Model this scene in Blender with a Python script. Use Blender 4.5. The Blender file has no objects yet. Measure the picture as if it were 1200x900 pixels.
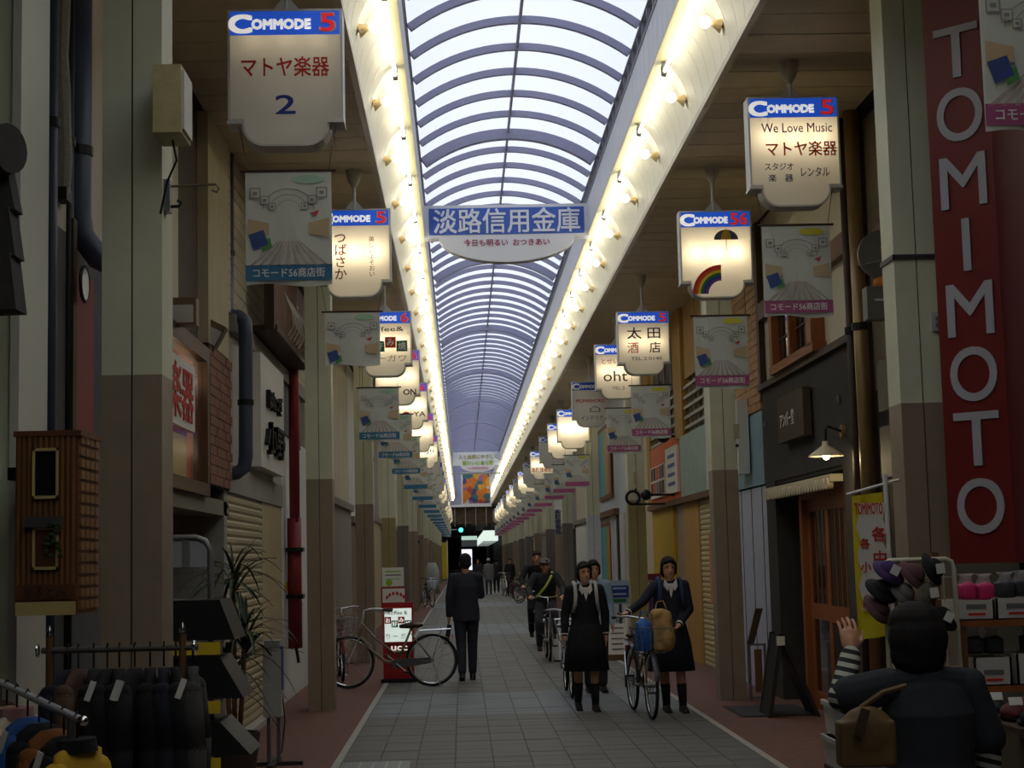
import bpy, math, random
from mathutils import Vector, Matrix
random.seed(7)
scene = bpy.context.scene
COL = scene.collection
PI = math.pi

# ------------------------------------------------------------------ camera
CAM_H = 1.62
CAM_M = ((0.9992573788, -0.0303362010, -0.0237572254),
         (-0.0203777049, 0.1072227794, -0.9940261690),
         (0.0327022934, 0.9937721019, 0.1065249714))     # world -> (right, down, forward)
cam_data = bpy.data.cameras.new('camera')
cam_data.sensor_fit = 'HORIZONTAL'; cam_data.sensor_width = 36.0; cam_data.lens = 57.0
cam_data.clip_start = 0.05; cam_data.clip_end = 600
cam = bpy.data.objects.new('camera', cam_data); COL.objects.link(cam)
r_, d_, f_ = (Vector(v) for v in CAM_M)
rot = Matrix((r_, -d_, -f_)).transposed().to_4x4()
cam.matrix_world = Matrix.Translation((0, 0, CAM_H)) @ rot
scene.camera = cam

# ------------------------------------------------------------------ sky and exposure
world = bpy.data.worlds.new('overcast_sky'); scene.world = world
world.use_nodes = True
bg = world.node_tree.nodes['Background']
bg.inputs['Color'].default_value = (0.85, 0.90, 1.0, 1)
bg.inputs['Strength'].default_value = 1.22
scene.view_settings.view_transform = 'Standard'
scene.view_settings.look = 'None'
scene.view_settings.gamma = 1.0
scene.view_settings.use_curve_mapping = False
scene.view_settings.exposure = 0.0
scene.cycles.use_denoising = True
scene.cycles.max_bounces = 8
scene.cycles.diffuse_bounces = 5
scene.cycles.transparent_max_bounces = 24
scene.cycles.sample_clamp_indirect = 4.0
scene.cycles.caustics_reflective = False
scene.cycles.caustics_refractive = False

# ------------------------------------------------------------------ point finders (reference pixel on a known plane of the place)
def ray(u, v):
    c = ((u - 600) / 1900.0, (v - 450) / 1900.0, 1.0)
    return [sum(CAM_M[i][k] * c[i] for i in range(3)) for k in range(3)]
def aX(u, v, X):
    r = ray(u, v); t = X / r[0]; return Vector((X, r[1] * t, CAM_H + r[2] * t))
def aY(u, v, Y):
    r = ray(u, v); t = Y / r[1]; return Vector((r[0] * t, Y, CAM_H + r[2] * t))

# ------------------------------------------------------------------ materials
MATS = {}
def S(r, g, b):
    f = lambda c: (c / 255 / 12.92) if c <= 10 else ((c / 255 + 0.055) / 1.055) ** 2.4
    return (f(r), f(g), f(b))
def mat(name, col, rough=0.6, metal=0.0, var=0.0, scale=6.0, bump=0.0, spec=0.4, emit=None, estr=0.0, bscale=None, alpha=1.0, stretch=None):
    if name in MATS: return MATS[name]
    m = bpy.data.materials.new(name); m.use_nodes = True
    nt = m.node_tree; b = nt.nodes['Principled BSDF']
    b.inputs['Base Color'].default_value = (*col, 1)
    b.inputs['Roughness'].default_value = rough
    b.inputs['Metallic'].default_value = metal
    b.inputs['Specular IOR Level'].default_value = spec
    if var or bump:
        tc = nt.nodes.new('ShaderNodeNewGeometry')
        src = tc.outputs['Position']
        if stretch:
            mp = nt.nodes.new('ShaderNodeMapping'); mp.inputs['Scale'].default_value = stretch
            nt.links.new(src, mp.inputs['Vector']); src = mp.outputs['Vector']
        nz = nt.nodes.new('ShaderNodeTexNoise'); nz.inputs['Scale'].default_value = scale
        nz.inputs['Detail'].default_value = 6; nz.inputs['Roughness'].default_value = 0.65
        nt.links.new(src, nz.inputs['Vector'])
    if var:
        rp = nt.nodes.new('ShaderNodeValToRGB')
        rp.color_ramp.elements[0].position = 0.30; rp.color_ramp.elements[1].position = 0.70
        lo = tuple(max(0, c * (1 - var)) for c in col); hi = tuple(min(1, c * (1 + var)) for c in col)
        rp.color_ramp.elements[0].color = (*lo, 1); rp.color_ramp.elements[1].color = (*hi, 1)
        nt.links.new(nz.outputs['Fac'], rp.inputs['Fac']); nt.links.new(rp.outputs['Color'], b.inputs['Base Color'])
    if bump:
        bp = nt.nodes.new('ShaderNodeBump'); bp.inputs['Strength'].default_value = bump; bp.inputs['Distance'].default_value = 0.01
        n2 = nt.nodes.new('ShaderNodeTexNoise'); n2.inputs['Scale'].default_value = bscale or scale * 4
        nt.links.new(src, n2.inputs['Vector'])
        nt.links.new(n2.outputs['Fac'], bp.inputs['Height']); nt.links.new(bp.outputs['Normal'], b.inputs['Normal'])
    if emit:
        b.inputs['Emission Color'].default_value = (*emit, 1); b.inputs['Emission Strength'].default_value = estr
    if alpha < 1: b.inputs['Alpha'].default_value = alpha
    MATS[name] = m
    return m
def glass_mat(name, tint, clear, rough=0.05):
    """thin sheet: mostly see-through, with a little gloss and milkiness"""
    if name in MATS: return MATS[name]
    m = bpy.data.materials.new(name); m.use_nodes = True; nt = m.node_tree; nt.nodes.clear()
    out = nt.nodes.new('ShaderNodeOutputMaterial'); tr = nt.nodes.new('ShaderNodeBsdfTransparent'); tl = nt.nodes.new('ShaderNodeBsdfTranslucent')
    gl = nt.nodes.new('ShaderNodeBsdfGlossy'); mx = nt.nodes.new('ShaderNodeMixShader'); m2 = nt.nodes.new('ShaderNodeMixShader')
    tr.inputs['Color'].default_value = (*tint, 1); tl.inputs['Color'].default_value = (*tint, 1); gl.inputs['Roughness'].default_value = rough
    mx.inputs['Fac'].default_value = 1 - clear; m2.inputs['Fac'].default_value = 0.05
    nt.links.new(tr.outputs[0], mx.inputs[1]); nt.links.new(tl.outputs[0], mx.inputs[2])
    nt.links.new(mx.outputs[0], m2.inputs[1]); nt.links.new(gl.outputs[0], m2.inputs[2]); nt.links.new(m2.outputs[0], out.inputs[0])
    MATS[name] = m
    return m
def backlit_mat(name, col, trans=0.75):
    """milky acrylic of an illuminated sign: lets the lamp inside show through"""
    if name in MATS: return MATS[name]
    m = bpy.data.materials.new(name); m.use_nodes = True; nt = m.node_tree; nt.nodes.clear()
    out = nt.nodes.new('ShaderNodeOutputMaterial'); tl = nt.nodes.new('ShaderNodeBsdfTranslucent'); df = nt.nodes.new('ShaderNodeBsdfDiffuse'); mx = nt.nodes.new('ShaderNodeMixShader')
    tl.inputs['Color'].default_value = (*col, 1); df.inputs['Color'].default_value = (*col, 1); mx.inputs['Fac'].default_value = trans
    nt.links.new(df.outputs[0], mx.inputs[1]); nt.links.new(tl.outputs[0], mx.inputs[2]); nt.links.new(mx.outputs[0], out.inputs[0])
    MATS[name] = m
    return m

# ------------------------------------------------------------------ object helpers
WORLDLOC = {}
def tag(o, label=None, cat=None, group=None, kind=None):
    if label: o['label'] = label
    if cat: o['category'] = cat
    if group: o['group'] = group
    if kind: o['kind'] = kind
    return o
def thing(name, label, cat, loc=(0, 0, 0), rz=0.0, group=None, kind=None, local=False):
    o = bpy.data.objects.new(name, None); COL.objects.link(o)
    o.empty_display_size = 0.1
    o.location = loc; o.rotation_euler = (0, 0, rz)
    WORLDLOC[o.name] = None if local else Vector(loc)
    return tag(o, label, cat, group, kind)
def offset_of(parent):
    """vector to take off world coordinates when a mesh hangs under this parent (zero for things built in local coordinates)"""
    p = parent; tot = Vector((0, 0, 0))
    while p is not None:
        w = WORLDLOC.get(p.name, Vector((0, 0, 0)))
        if w is None: return Vector((0, 0, 0))
        tot = tot + w
        p = p.parent
    return tot
def link_mesh(name, me, m, parent=None, smooth=False):
    o = bpy.data.objects.new(name, me); COL.objects.link(o)
    if m is not None:
        if len(me.materials): me.materials.clear()
        for q in (m if isinstance(m, (list, tuple)) else [m]): me.materials.append(q)
    if parent is not None: o.parent = parent
    if smooth: me.shade_smooth()
    return o
def copy_tree(o, parent=None):
    c = o.copy(); COL.objects.link(c); c.parent = parent
    WORLDLOC[c.name] = WORLDLOC.get(o.name, Vector((0, 0, 0)))
    for ch in list(o.children): copy_tree(ch, c)
    return c
class MB:
    def __init__(s): s.v = []; s.f = []; s.m = []; s.mi = 0
    def _add(s, vs, fs):
        b = len(s.v); s.v.extend(Vector(p) for p in vs); s.f.extend([tuple(b + i for i in q) for q in fs]); s.m.extend([s.mi] * len(fs)); return s
    def box(s, a, b):
        x0, x1 = sorted((a[0], b[0])); y0, y1 = sorted((a[1], b[1])); z0, z1 = sorted((a[2], b[2]))
        return s._add([(x0, y0, z0), (x1, y0, z0), (x1, y1, z0), (x0, y1, z0), (x0, y0, z1), (x1, y0, z1), (x1, y1, z1), (x0, y1, z1)],
                      [(3, 2, 1, 0), (4, 5, 6, 7), (0, 1, 5, 4), (1, 2, 6, 5), (2, 3, 7, 6), (3, 0, 4, 7)])
    def obox(s, c, size, m3=None):
        b = len(s.v); h = [q / 2 for q in size]; s.box([-q for q in h], h)
        for i in range(b, len(s.v)): s.v[i] = (m3 @ s.v[i] if m3 else s.v[i]) + Vector(c)
        return s
    def quad(s, *p): return s._add(p, [tuple(range(len(p)))])
    def cyl(s, p0, p1, r0, r1=None, n=12, caps=True):
        p0 = Vector(p0); p1 = Vector(p1); r1 = r0 if r1 is None else r1
        d = (p1 - p0).normalized(); u = d.orthogonal().normalized(); w = d.cross(u)
        vs = []; fs = []
        for i in range(n):
            a = 2 * PI * i / n; k = u * math.cos(a) + w * math.sin(a); vs += [p0 + k * r0, p1 + k * r1]
        for i in range(n):
            j = (i + 1) % n; fs.append((2 * i, 2 * j, 2 * j + 1, 2 * i + 1))
        if caps: fs += [tuple(2 * i for i in range(n))[::-1], tuple(2 * i + 1 for i in range(n))]
        return s._add(vs, fs)
    def tube(s, pts, r, n=8, closed=False, caps=True):
        pts = [Vector(p) for p in pts]; N = len(pts); rs = r if isinstance(r, (list, tuple)) else [r] * N
        u = None; vs = []; fs = []
        for i, p in enumerate(pts):
            a = pts[(i - 1) % N] if (closed or i > 0) else p; b = pts[(i + 1) % N] if (closed or i < N - 1) else p
            d = (b - a).normalized()
            u = d.orthogonal().normalized() if u is None else (u - d * u.dot(d)).normalized()
            w = d.cross(u)
            for k in range(n):
                t = 2 * PI * k / n; vs.append(p + (u * math.cos(t) + w * math.sin(t)) * rs[i])
        for i in range(N if closed else N - 1):
            a = i * n; b = ((i + 1) % N) * n
            for k in range(n): fs.append((a + k, a + (k + 1) % n, b + (k + 1) % n, b + k))
        if caps and not closed: fs += [tuple(range(n))[::-1], tuple((N - 1) * n + k for k in range(n))]
        return s._add(vs, fs)
    def sphere(s, c, r, n=12, h=8, m3=None):
        c = Vector(c); r = r if isinstance(r, (list, tuple)) else (r, r, r); vs = []; fs = []
        for i in range(h + 1):
            t = PI * i / h
            for k in range(n):
                a = 2 * PI * k / n; q = Vector((r[0] * math.sin(t) * math.cos(a), r[1] * math.sin(t) * math.sin(a), r[2] * math.cos(t)))
                vs.append(c + (m3 @ q if m3 else q))
        for i in range(h):
            for k in range(n):
                a, b = i * n + k, i * n + (k + 1) % n
                if i == 0: fs.append((0, a + n, b + n))
                elif i == h - 1: fs.append((a, (h) * n, b))
                else: fs.append((a, a + n, b + n, b))
        return s._add(vs, fs)
    def prism(s, poly, axis, d0, d1):
        """2-D polygon extruded along 'x' (poly is y,z), 'y' (x,z) or 'z' (x,y)"""
        g = {'x': lambda a, b, d: (d, a, b), 'y': lambda a, b, d: (a, d, b), 'z': lambda a, b, d: (a, b, d)}[axis]
        n = len(poly)
        return s._add([g(a, b, d0) for a, b in poly] + [g(a, b, d1) for a, b in poly],
                      [tuple(range(n))[::-1], tuple(range(n, 2 * n))] + [(i, (i + 1) % n, n + (i + 1) % n, n + i) for i in range(n)])
    def lathe(s, prof, c=(0, 0, 0), n=16):
        c = Vector(c); vs = []; fs = []
        for r, z in prof:
            for k in range(n):
                a = 2 * PI * k / n; vs.append(c + Vector((r * math.cos(a), r * math.sin(a), z)))
        for i in range(len(prof) - 1):
            for k in range(n):
                fs.append((i * n + k, i * n + (k + 1) % n, (i + 1) * n + (k + 1) % n, (i + 1) * n + k))
        return s._add(vs, fs)
    def loft(s, rings, caps=True):
        n = len(rings[0]); vs = [p for r in rings for p in r]; fs = []
        for i in range(len(rings) - 1):
            for k in range(n): fs.append((i * n + k, i * n + (k + 1) % n, (i + 1) * n + (k + 1) % n, (i + 1) * n + k))
        if caps: fs += [tuple(range(n))[::-1], tuple((len(rings) - 1) * n + k for k in range(n))]
        return s._add(vs, fs)
    def xf(s, m4, start=0):
        for i in range(start, len(s.v)): s.v[i] = m4 @ s.v[i]
        return s
    def mesh(s, name, off=None):
        me = bpy.data.meshes.new(name)
        me.from_pydata([tuple(p - off) if off else tuple(p) for p in s.v], [], s.f)
        if any(s.m): me.polygons.foreach_set('material_index', s.m)
        me.update()
        return me
    def build(s, name, m, parent=None, smooth=False, origin=None):
        if parent is None and origin is not None:
            o = link_mesh(name, s.mesh(name, Vector(origin)), m, None, smooth); o.location = origin; WORLDLOC[o.name] = Vector(origin); return o
        return link_mesh(name, s.mesh(name, offset_of(parent) if parent is not None else None), m, parent, smooth)
def B(a, b): return MB().box(a, b)
TXT = {}
def text(body, size, name, m, parent, pos, xd=(1, 0, 0), yd=(0, 0, 1), bold=0.0, depth=0.004, align='CENTER', sx=1.0, line=1.0, width=None):
    """flat lettering as a mesh: centred on pos, reading along xd, upright along yd"""
    key = (body, align, line)
    if key not in TXT:
        c = bpy.data.curves.new('lettering', 'FONT'); c.body = body; c.size = 1; c.extrude = 0.5
        c.align_x = align; c.resolution_u = 2 if len(body) > 1 else 6; c.space_line = line
        me = bpy.data.meshes.new_from_object(bpy.data.objects.new('lettering', c))
        vs = [v.co.copy() for v in me.vertices]; fs = [tuple(p.vertices) for p in me.polygons]
        lo = [min(v[i] for v in vs) for i in range(2)]; hi = [max(v[i] for v in vs) for i in range(2)]
        TXT[key] = (vs, fs, lo, hi)
    vs, fs, lo, hi = TXT[key]
    xd = Vector(xd).normalized(); yd = Vector(yd).normalized(); nd = xd.cross(yd); pos = Vector(pos)
    cx, cy = (lo[0] + hi[0]) / 2, (lo[1] + hi[1]) / 2
    sxx = size * sx if width is None else width / (hi[0] - lo[0])
    b = MB(); k = bold * .55
    for i, (ox, oy) in enumerate([(0, 0)] if bold < .004 else ([(-k, -k), (k, -k), (-k, k), (k, k)] if bold < .025 else [(-k, -k), (k, -k), (-k, k), (k, k), (0, -k), (0, k), (-k, 0), (k, 0)])):   # several passes thicken the strokes
        b._add([pos + xd * ((v.x - cx + ox) * sxx) + yd * ((v.y - cy + oy) * size) + nd * (v.z * depth + i * .00015) for v in vs], fs)
    return b.build(name, m, parent)
def point_light(name, loc, energy, col, radius=0.03, parent=None):
    l = bpy.data.lights.new(name, 'POINT'); l.energy = energy; l.color = col; l.shadow_soft_size = radius
    o = bpy.data.objects.new(name, l); COL.objects.link(o)
    if parent is not None: o.parent = parent; o.location = Vector(loc) - offset_of(parent)
    else: o.location = loc
    return o
# ------------------------------------------------------------------ the arcade: floor, walls, ceiling, roof, pillars
CL = 0.69                     # centre line of the street
XL, XR = -2.10, 3.50          # shop fronts
Y0, Y1 = -10.0, 116.0         # extent of the arcade
ZC = 5.43                     # underside of the side ceilings
white_paint = mat('cream_pillar_paint', S(207, 209, 183), 0.5, var=0.06, scale=3, spec=0.3)
brown_clad = mat('brown_pillar_cladding', S(146, 132, 112), 0.45, var=0.10, scale=5)
seam_dark = mat('dark_seam', S(52, 48, 42), 0.8)
ceil_board = mat('ceiling_board_paint', S(196, 182, 148), 0.6, var=0.08, scale=4)
cove_paint = mat('cove_white_paint', S(236, 232, 214), 0.5, var=0.03, scale=4)
fascia_paint = mat('fascia_grey_white_paint', S(214, 216, 224), 0.5, var=0.04, scale=4)
rib_paint = mat('rib_blue_grey_paint', S(150, 150, 178), 0.5, var=0.05, scale=5)
pane_mat = glass_mat('roof_polycarbonate', (0.95, 0.97, 1.0), 0.72, 0.2)
tube_mat = mat('fluorescent_glow', (1, 1, 1), emit=(1.0, 0.95, 0.80), estr=9)
bulb_mat = mat('bulb_glow', (1, 1, 1), emit=(1.0, 0.92, 0.72), estr=7)
brass = mat('brass_socket', S(202, 176, 126), 0.45, 0.4)
red_paver = mat('red_brown_paving', S(112, 78, 68), 0.8, var=0.22, scale=9, bump=0.3, bscale=120)
steel = mat('steel', S(150, 152, 155), 0.35, 0.9)
chrome = mat('chrome', S(215, 218, 222), 0.15, 1.0)
black_metal = mat('black_metal', S(30, 30, 32), 0.45, 0.3)
black_plastic = mat('black_plastic', S(24, 24, 25), 0.5)
white_plastic = mat('white_plastic', S(225, 225, 220), 0.45)
grey_panel = mat('grey_panel', S(120, 120, 118), 0.6, var=0.08)
def tile_mat(name, base, amt):
    m = mat(name, base, 0.62, var=0.10, scale=24, bump=0.25, bscale=160, spec=0.35)
    nt = m.node_tree; b = nt.nodes['Principled BSDF']; g = nt.nodes.new('ShaderNodeNewGeometry')
    mp = nt.nodes.new('ShaderNodeMapping'); mp.inputs['Location'].default_value = (1.04 / 0.311, 0, 0); mp.inputs['Scale'].default_value = (1 / 0.311,) * 3
    fl = nt.nodes.new('ShaderNodeVectorMath'); fl.operation = 'FLOOR'; wn = nt.nodes.new('ShaderNodeTexWhiteNoise')
    mr = nt.nodes.new('ShaderNodeMapRange'); mr.inputs['To Min'].default_value = 1 - amt; mr.inputs['To Max'].default_value = 1 + amt
    mul = nt.nodes.new('ShaderNodeVectorMath'); mul.operation = 'SCALE'
    src = b.inputs['Base Color'].links[0].from_socket
    nt.links.new(g.outputs['Position'], mp.inputs['Vector']); nt.links.new(mp.outputs[0], fl.inputs[0]); nt.links.new(fl.outputs[0], wn.inputs['Vector'])
    nt.links.new(wn.outputs['Value'], mr.inputs['Value']); nt.links.new(src, mul.inputs[0]); nt.links.new(mr.outputs[0], mul.inputs['Scale']); nt.links.new(mul.outputs[0], b.inputs['Base Color'])
    return m
tile_grey = tile_mat('grey_brown_paver', S(101, 101, 99), 0.10)
tile_blue = tile_mat('blue_grey_paver', S(114, 121, 128), 0.08)

# floor
floor = B((XL - 0.8, Y0, -0.15), (XR + 0.8, 240, -0.005)).build('floor', mat('mortar', S(88, 87, 84), 0.9)); tag(floor, 'grey paved arcade floor with red brown side strips', kind='structure')
for a, b in ((XL - 0.8, -1.04), (2.38, XR + 0.8)):
    B((a, Y0, -0.012), (b, 118, 0.0)).build('side_strip', red_paver, floor)
for x in (-1.075, 2.355):
    B((x, Y0, -0.012), (x + 0.06, 118, 0.003)).build('edge_strip', mat('pale_edge_stone', S(168, 166, 160), 0.7, var=.1), floor)
T = 0.308
def is_blue(y): return (17.1 < y < 20.0) or (35.0 < y < 40.5) or (55 < y < 60.5) or (75 < y < 81)
def tile_shape(mb, x, y, h):
    g = 0.0025; mb._add([(x + g, y + g, -0.012), (x + T - g, y + g, -0.012), (x + T - g, y + T - g, -0.012), (x + g, y + T - g, -0.012),
             (x + 2 * g, y + 2 * g, h), (x + T - 2 * g, y + 2 * g, h), (x + T - 2 * g, y + T - 2 * g, h), (x + 2 * g, y + T - 2 * g, h)],
            [(4, 5, 6, 7), (0, 1, 5, 4), (1, 2, 6, 5), (2, 3, 7, 6), (3, 0, 4, 7)])
tm = {}
for blue in (0, 1):
    q = MB(); tile_shape(q, 0, 0, 0.0); tm[blue] = q.mesh('paving_tile'); tm[blue].materials.append(tile_blue if blue else tile_grey)
rows = 27; ty0 = 12.3
for j in range(rows):
    for i in range(11):
        y = ty0 + j * T
        o = bpy.data.objects.new('paving_tile', tm[int(is_blue(y))]); COL.objects.link(o); o.parent = floor
        o.location = (-1.015 + i * T, y, random.uniform(-0.0015, 0.001))
far = MB()
for j in range(220):
    y = ty0 + (rows + j) * T; far.mi = int(is_blue(y))
    for i in range(11): tile_shape(far, -1.015 + i * T, y, random.uniform(-0.0015, 0.001))
for a, b in ((Y0, ty0), (ty0 + (rows + 220) * T, 240)):
    far.mi = 0; far.box((-1.015, a, -0.012), (2.355, b, 0.0))
tag(far.build('paving_run', [tile_grey, tile_blue], floor), kind='stuff')
# steel drain cover at the street edge
dc = thing('drain_cover', 'grey steel drain cover let into the paving beside the red strip', 'drain cover', (-0.72, 13.1, 0))
B((-1.0, 12.75, 0.001), (-0.45, 13.4, 0.006)).build('plate', mat('worn_steel', S(128, 136, 138), 0.5, 0.4, var=.1), dc)
for k in range(5):
    B((-0.96 + k * 0.105, 12.78, 0.006), (-0.945 + k * 0.105, 13.37, 0.009)).build('ridge', steel, dc)

# side ceilings with boards across
for side, x0, x1 in (('left', XL, CL - 1.45), ('right', CL + 1.45, XR)):
    c = B((x0 - (0.5 if side == 'left' else 0), Y0, ZC + 0.015), (x1 + (0.5 if side == 'right' else 0), Y1, ZC + 0.12)).build('ceiling_' + side, seam_dark)
    tag(c, 'cream boarded soffit along the %s row of shops' % ('music shop' if side == 'left' else 'black shop front'), kind='structure')
    me = B((x0, 0, 0), (x1, 0.444, 0.015)).mesh('ceiling_board'); me.materials.append(ceil_board)
    far = MB()
    for k in range(int((Y1 - Y0) / 0.46)):
        y = Y0 + k * 0.46
        if 7 < y < 48:
            o = bpy.data.objects.new('ceiling_board', me); COL.objects.link(o); o.parent = c; o.location = (0, y, ZC + random.uniform(0, 0.003))
        else: far.box((x0, y, ZC), (x1, y + 0.455, ZC + 0.015))
    tag(far.build('board_run', ceil_board, c), kind='stuff')

# roof: cove, fascia, ribs and panes
roof = thing('roof', 'barrel vaulted translucent roof with blue grey ribs over the arcade', None, (CL, 0, 0), kind='structure')
ZF, ZS, HW = 6.0, 6.68, 1.12
def cove_profile(n=14):
    return [(1.18 + 0.27 * math.cos(t * PI / 2 / n), ZC + 0.57 * math.sin(t * PI / 2 / n)) for t in range(n + 1)]
PW = 0.345
for s in (-1, 1):
    side = 'left' if s < 0 else 'right'
    prof = cove_profile()
    def cove_strip(mb, y0, y1):
        k = len(prof); g = 0.005
        mb._add([(s * x, y, z) for y in (y0 + g, y1 - g) for x, z in prof] + [(s * (x + 0.01), y, z + 0.01) for y in (y0 + g, y1 - g) for x, z in prof],
                [(i, i + 1, k + i + 1, k + i) for i in range(k - 1)] + [(3 * k + i, 3 * k + i + 1, 2 * k + i + 1, 2 * k + i) for i in range(k - 1)]
                + [(2 * k + i, 2 * k + i + 1, i + 1, i) for i in range(k - 1)] + [(k + i, k + i + 1, 3 * k + i + 1, 3 * k + i) for i in range(k - 1)])
    q = MB(); cove_strip(q, 0, PW); cme = q.mesh('cove_panel'); cme.materials.append(cove_paint)
    fme = B((s * (HW + 0.015), 0.003, ZF), (s * HW, PW - 0.008, ZS - 0.22)).mesh('fascia_panel'); fme.materials.append(fascia_paint)
    cf, ff = MB(), MB()
    for k in range(int((Y1 - Y0) / PW)):
        y = Y0 + k * PW
        if 10.5 < y < 40:
            for nm, me in (('cove_panel', cme), ('fascia_panel', fme)):
                o = bpy.data.objects.new(nm, me); COL.objects.link(o); o.parent = roof; o.location = (0, y, 0)
        else:
            cove_strip(cf, y, y + PW); ff.box((s * (HW + 0.015), y + 0.003, ZF), (s * HW, y + PW - 0.008, ZS - 0.22))
    cf.xf(Matrix.Translation((CL, 0, 0))); ff.xf(Matrix.Translation((CL, 0, 0)))
    tag(cf.build('cove_run', cove_paint, roof), kind='stuff'); tag(ff.build('fascia_run', fascia_paint, roof), kind='stuff')
    # backing, outer edge trim, tube batten, gutter frame
    B((CL + s * 1.50, Y0, ZC + 0.1), (CL + s * 1.47, Y1, 6.3)).build('cove_back', seam_dark, roof)
    B((CL + s * (HW + 0.03), Y0, ZF + 0.02), (CL + s * (HW + 0.05), Y1, ZS - .22)).build('fascia_back', mat('fascia_joint_grey', S(110, 112, 122), .7), roof)  # darker grey backing seen in the joints between fascia panels
    B((CL + s * 1.485, Y0, ZC - 0.035), (CL + s * 1.435, Y1, ZC + 0.02)).build('edge_trim', mat('edge_trim_paint', S(188, 178, 150), .4), roof)
    B((CL + s * 1.20, Y0, ZF - 0.01), (CL + s * (HW - 0.005), Y1, ZF + 0.02)).build('lamp_batten', mat('batten_paint', S(216, 206, 160), .45), roof)
    g = MB()
    for z in (ZS - .22, ZS - .02): g.box((CL + s * (HW - .01), Y0, z), (CL + s * (HW + .1), Y1, z + .02))
    for k in range(int((Y1 - Y0) / 0.435)):
        y = Y0 + 0.14 + k * 0.435
        g.box((CL + s * (HW - .005), y, ZS - 0.20), (CL + s * (HW + .09), y + 0.025, ZS - 0.02))
    B((CL + s * (HW + .09), Y0, ZS - .22), (CL + s * (HW + .11), Y1, ZS)).build('gutter_back', fascia_paint, roof)
    g.build('gutter_frame', mat('gutter_grey', S(150, 150, 160), .5), roof)
RISE = 0.37; RAD = (HW * HW + RISE * RISE) / (2 * RISE); HA = math.asin(HW / RAD); ZO = ZS + RISE - RAD
def arc(r, n, a0=-1.0, a1=1.0): return [(r * math.sin(HA * (a0 + (a1 - a0) * i / n)), ZO + r * math.cos(HA * (a0 + (a1 - a0) * i / n))) for i in range(n + 1)]
def rib_mesh(w, h):
    o, i = arc(RAD, 20), arc(RAD - h, 20)
    q = MB(); n = 21
    vs = [(x, y, z) for y in (-w / 2, w / 2) for x, z in o] + [(x, y, z) for y in (-w / 2, w / 2) for x, z in i]
    fs = []
    for k in range(20):
        fs += [(k, k + 1, n + k + 1, n + k), (2 * n + k, 3 * n + k, 3 * n + k + 1, 2 * n + k + 1), (k, 2 * n + k, 2 * n + k + 1, k + 1), (n + k, n + k + 1, 3 * n + k + 1, 3 * n + k)]
    q._add(vs, fs); me = q.mesh('rib'); me.materials.append(rib_paint); return me
RS = 0.868; RY = 20.2
thin, thick = rib_mesh(0.055, 0.075), rib_mesh(0.11, 0.13)
def pane_mesh(s):
    o, i = arc(RAD + 0.012, 8, 0.0, s), arc(RAD + 0.006, 8, 0.0, s); q = MB(); n = 9
    vs = [(x, y, z) for y in (0.0, RS) for x, z in o] + [(x, y, z) for y in (0.0, RS) for x, z in i]
    q._add(vs, [(k, k + 1, n + k + 1, n + k) for k in range(8)])
    me = q.mesh('roof_pane'); me.materials.append(pane_mat); me.shade_smooth(); return me
pl, pr = pane_mesh(-1.0), pane_mesh(1.0)
k0 = int(math.ceil((Y0 - RY) / RS)); k1 = int((Y1 - RY) / RS)
for k in range(k0, k1):
    y = RY + k * RS
    o = bpy.data.objects.new('rib', thick if k % 10 == 0 else thin); COL.objects.link(o); o.parent = roof; o.location = (0, y, 0)
    for me in (pl, pr):
        o = bpy.data.objects.new('roof_pane', me); COL.objects.link(o); o.parent = roof; o.location = (0, y, 0)
B((CL - 0.014, Y0, ZS + RISE - 0.06), (CL + 0.014, Y1, ZS + RISE)).build('ridge_bar', rib_paint, roof)

# pillars
PW2 = 0.29
def pillar(y, s, lower=brown_clad, upper=white_paint):
    xi = -1.43 if s < 0 else 2.81; xo = xi + s * PW2
    p = thing('pillar', None, None, ((xi + xo) / 2, y, 0), kind='structure')
    B((xi + s * 0.008, y + 0.008, 0), (xo - s * 0.008, y + PW2 - 0.008, ZC)).build('core', seam_dark, p)
    for a, b in ((xi, (xi + xo) / 2 - s * 0.004), ((xi + xo) / 2 + s * 0.004, xo)):
        B((a, y, 2.54), (b, y + PW2, ZC)).build('upper_panel', upper, p)
        B((a, y - 0.004, 0.0), (b, y + PW2, 2.54)).build('lower_panel', lower, p)
    return p
olive = mat('olive_pillar_cladding', S(150, 142, 96), 0.5, var=.08)
palewhite = mat('white_pillar_cladding', S(196, 200, 206), 0.5, var=.05)
darkgrey = mat('dark_grey_pillar_cladding', S(116, 110, 102), 0.5, var=.08)
PILL_L = [7.82, 18.1, 26.4, 35.1, 43.6, 52.3, 61, 69.7, 78.4, 87.1, 95.8, 104.5, 113.2]
PILL_R = [10.2, 18.05, 27.3, 36.4, 45.4, 54.4, 63.2, 72, 80.8, 89.6, 98.4, 107.2, 115]
lw = [brown_clad, brown_clad, brown_clad, olive, darkgrey]
rw = [brown_clad, brown_clad, olive, palewhite, darkgrey]
for i, y in enumerate(PILL_L):
    p = pillar(y, -1, lw[i % 5] if i < 5 else brown_clad); p['label'] = 'cream pillar with brown lower cladding on the music shop side'
for i, y in enumerate(PILL_R):
    p = pillar(y, 1, rw[i] if i < 5 else (darkgrey if i % 3 else brown_clad)); p['label'] = 'cream pillar with clad lower half on the black shop side'

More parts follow.
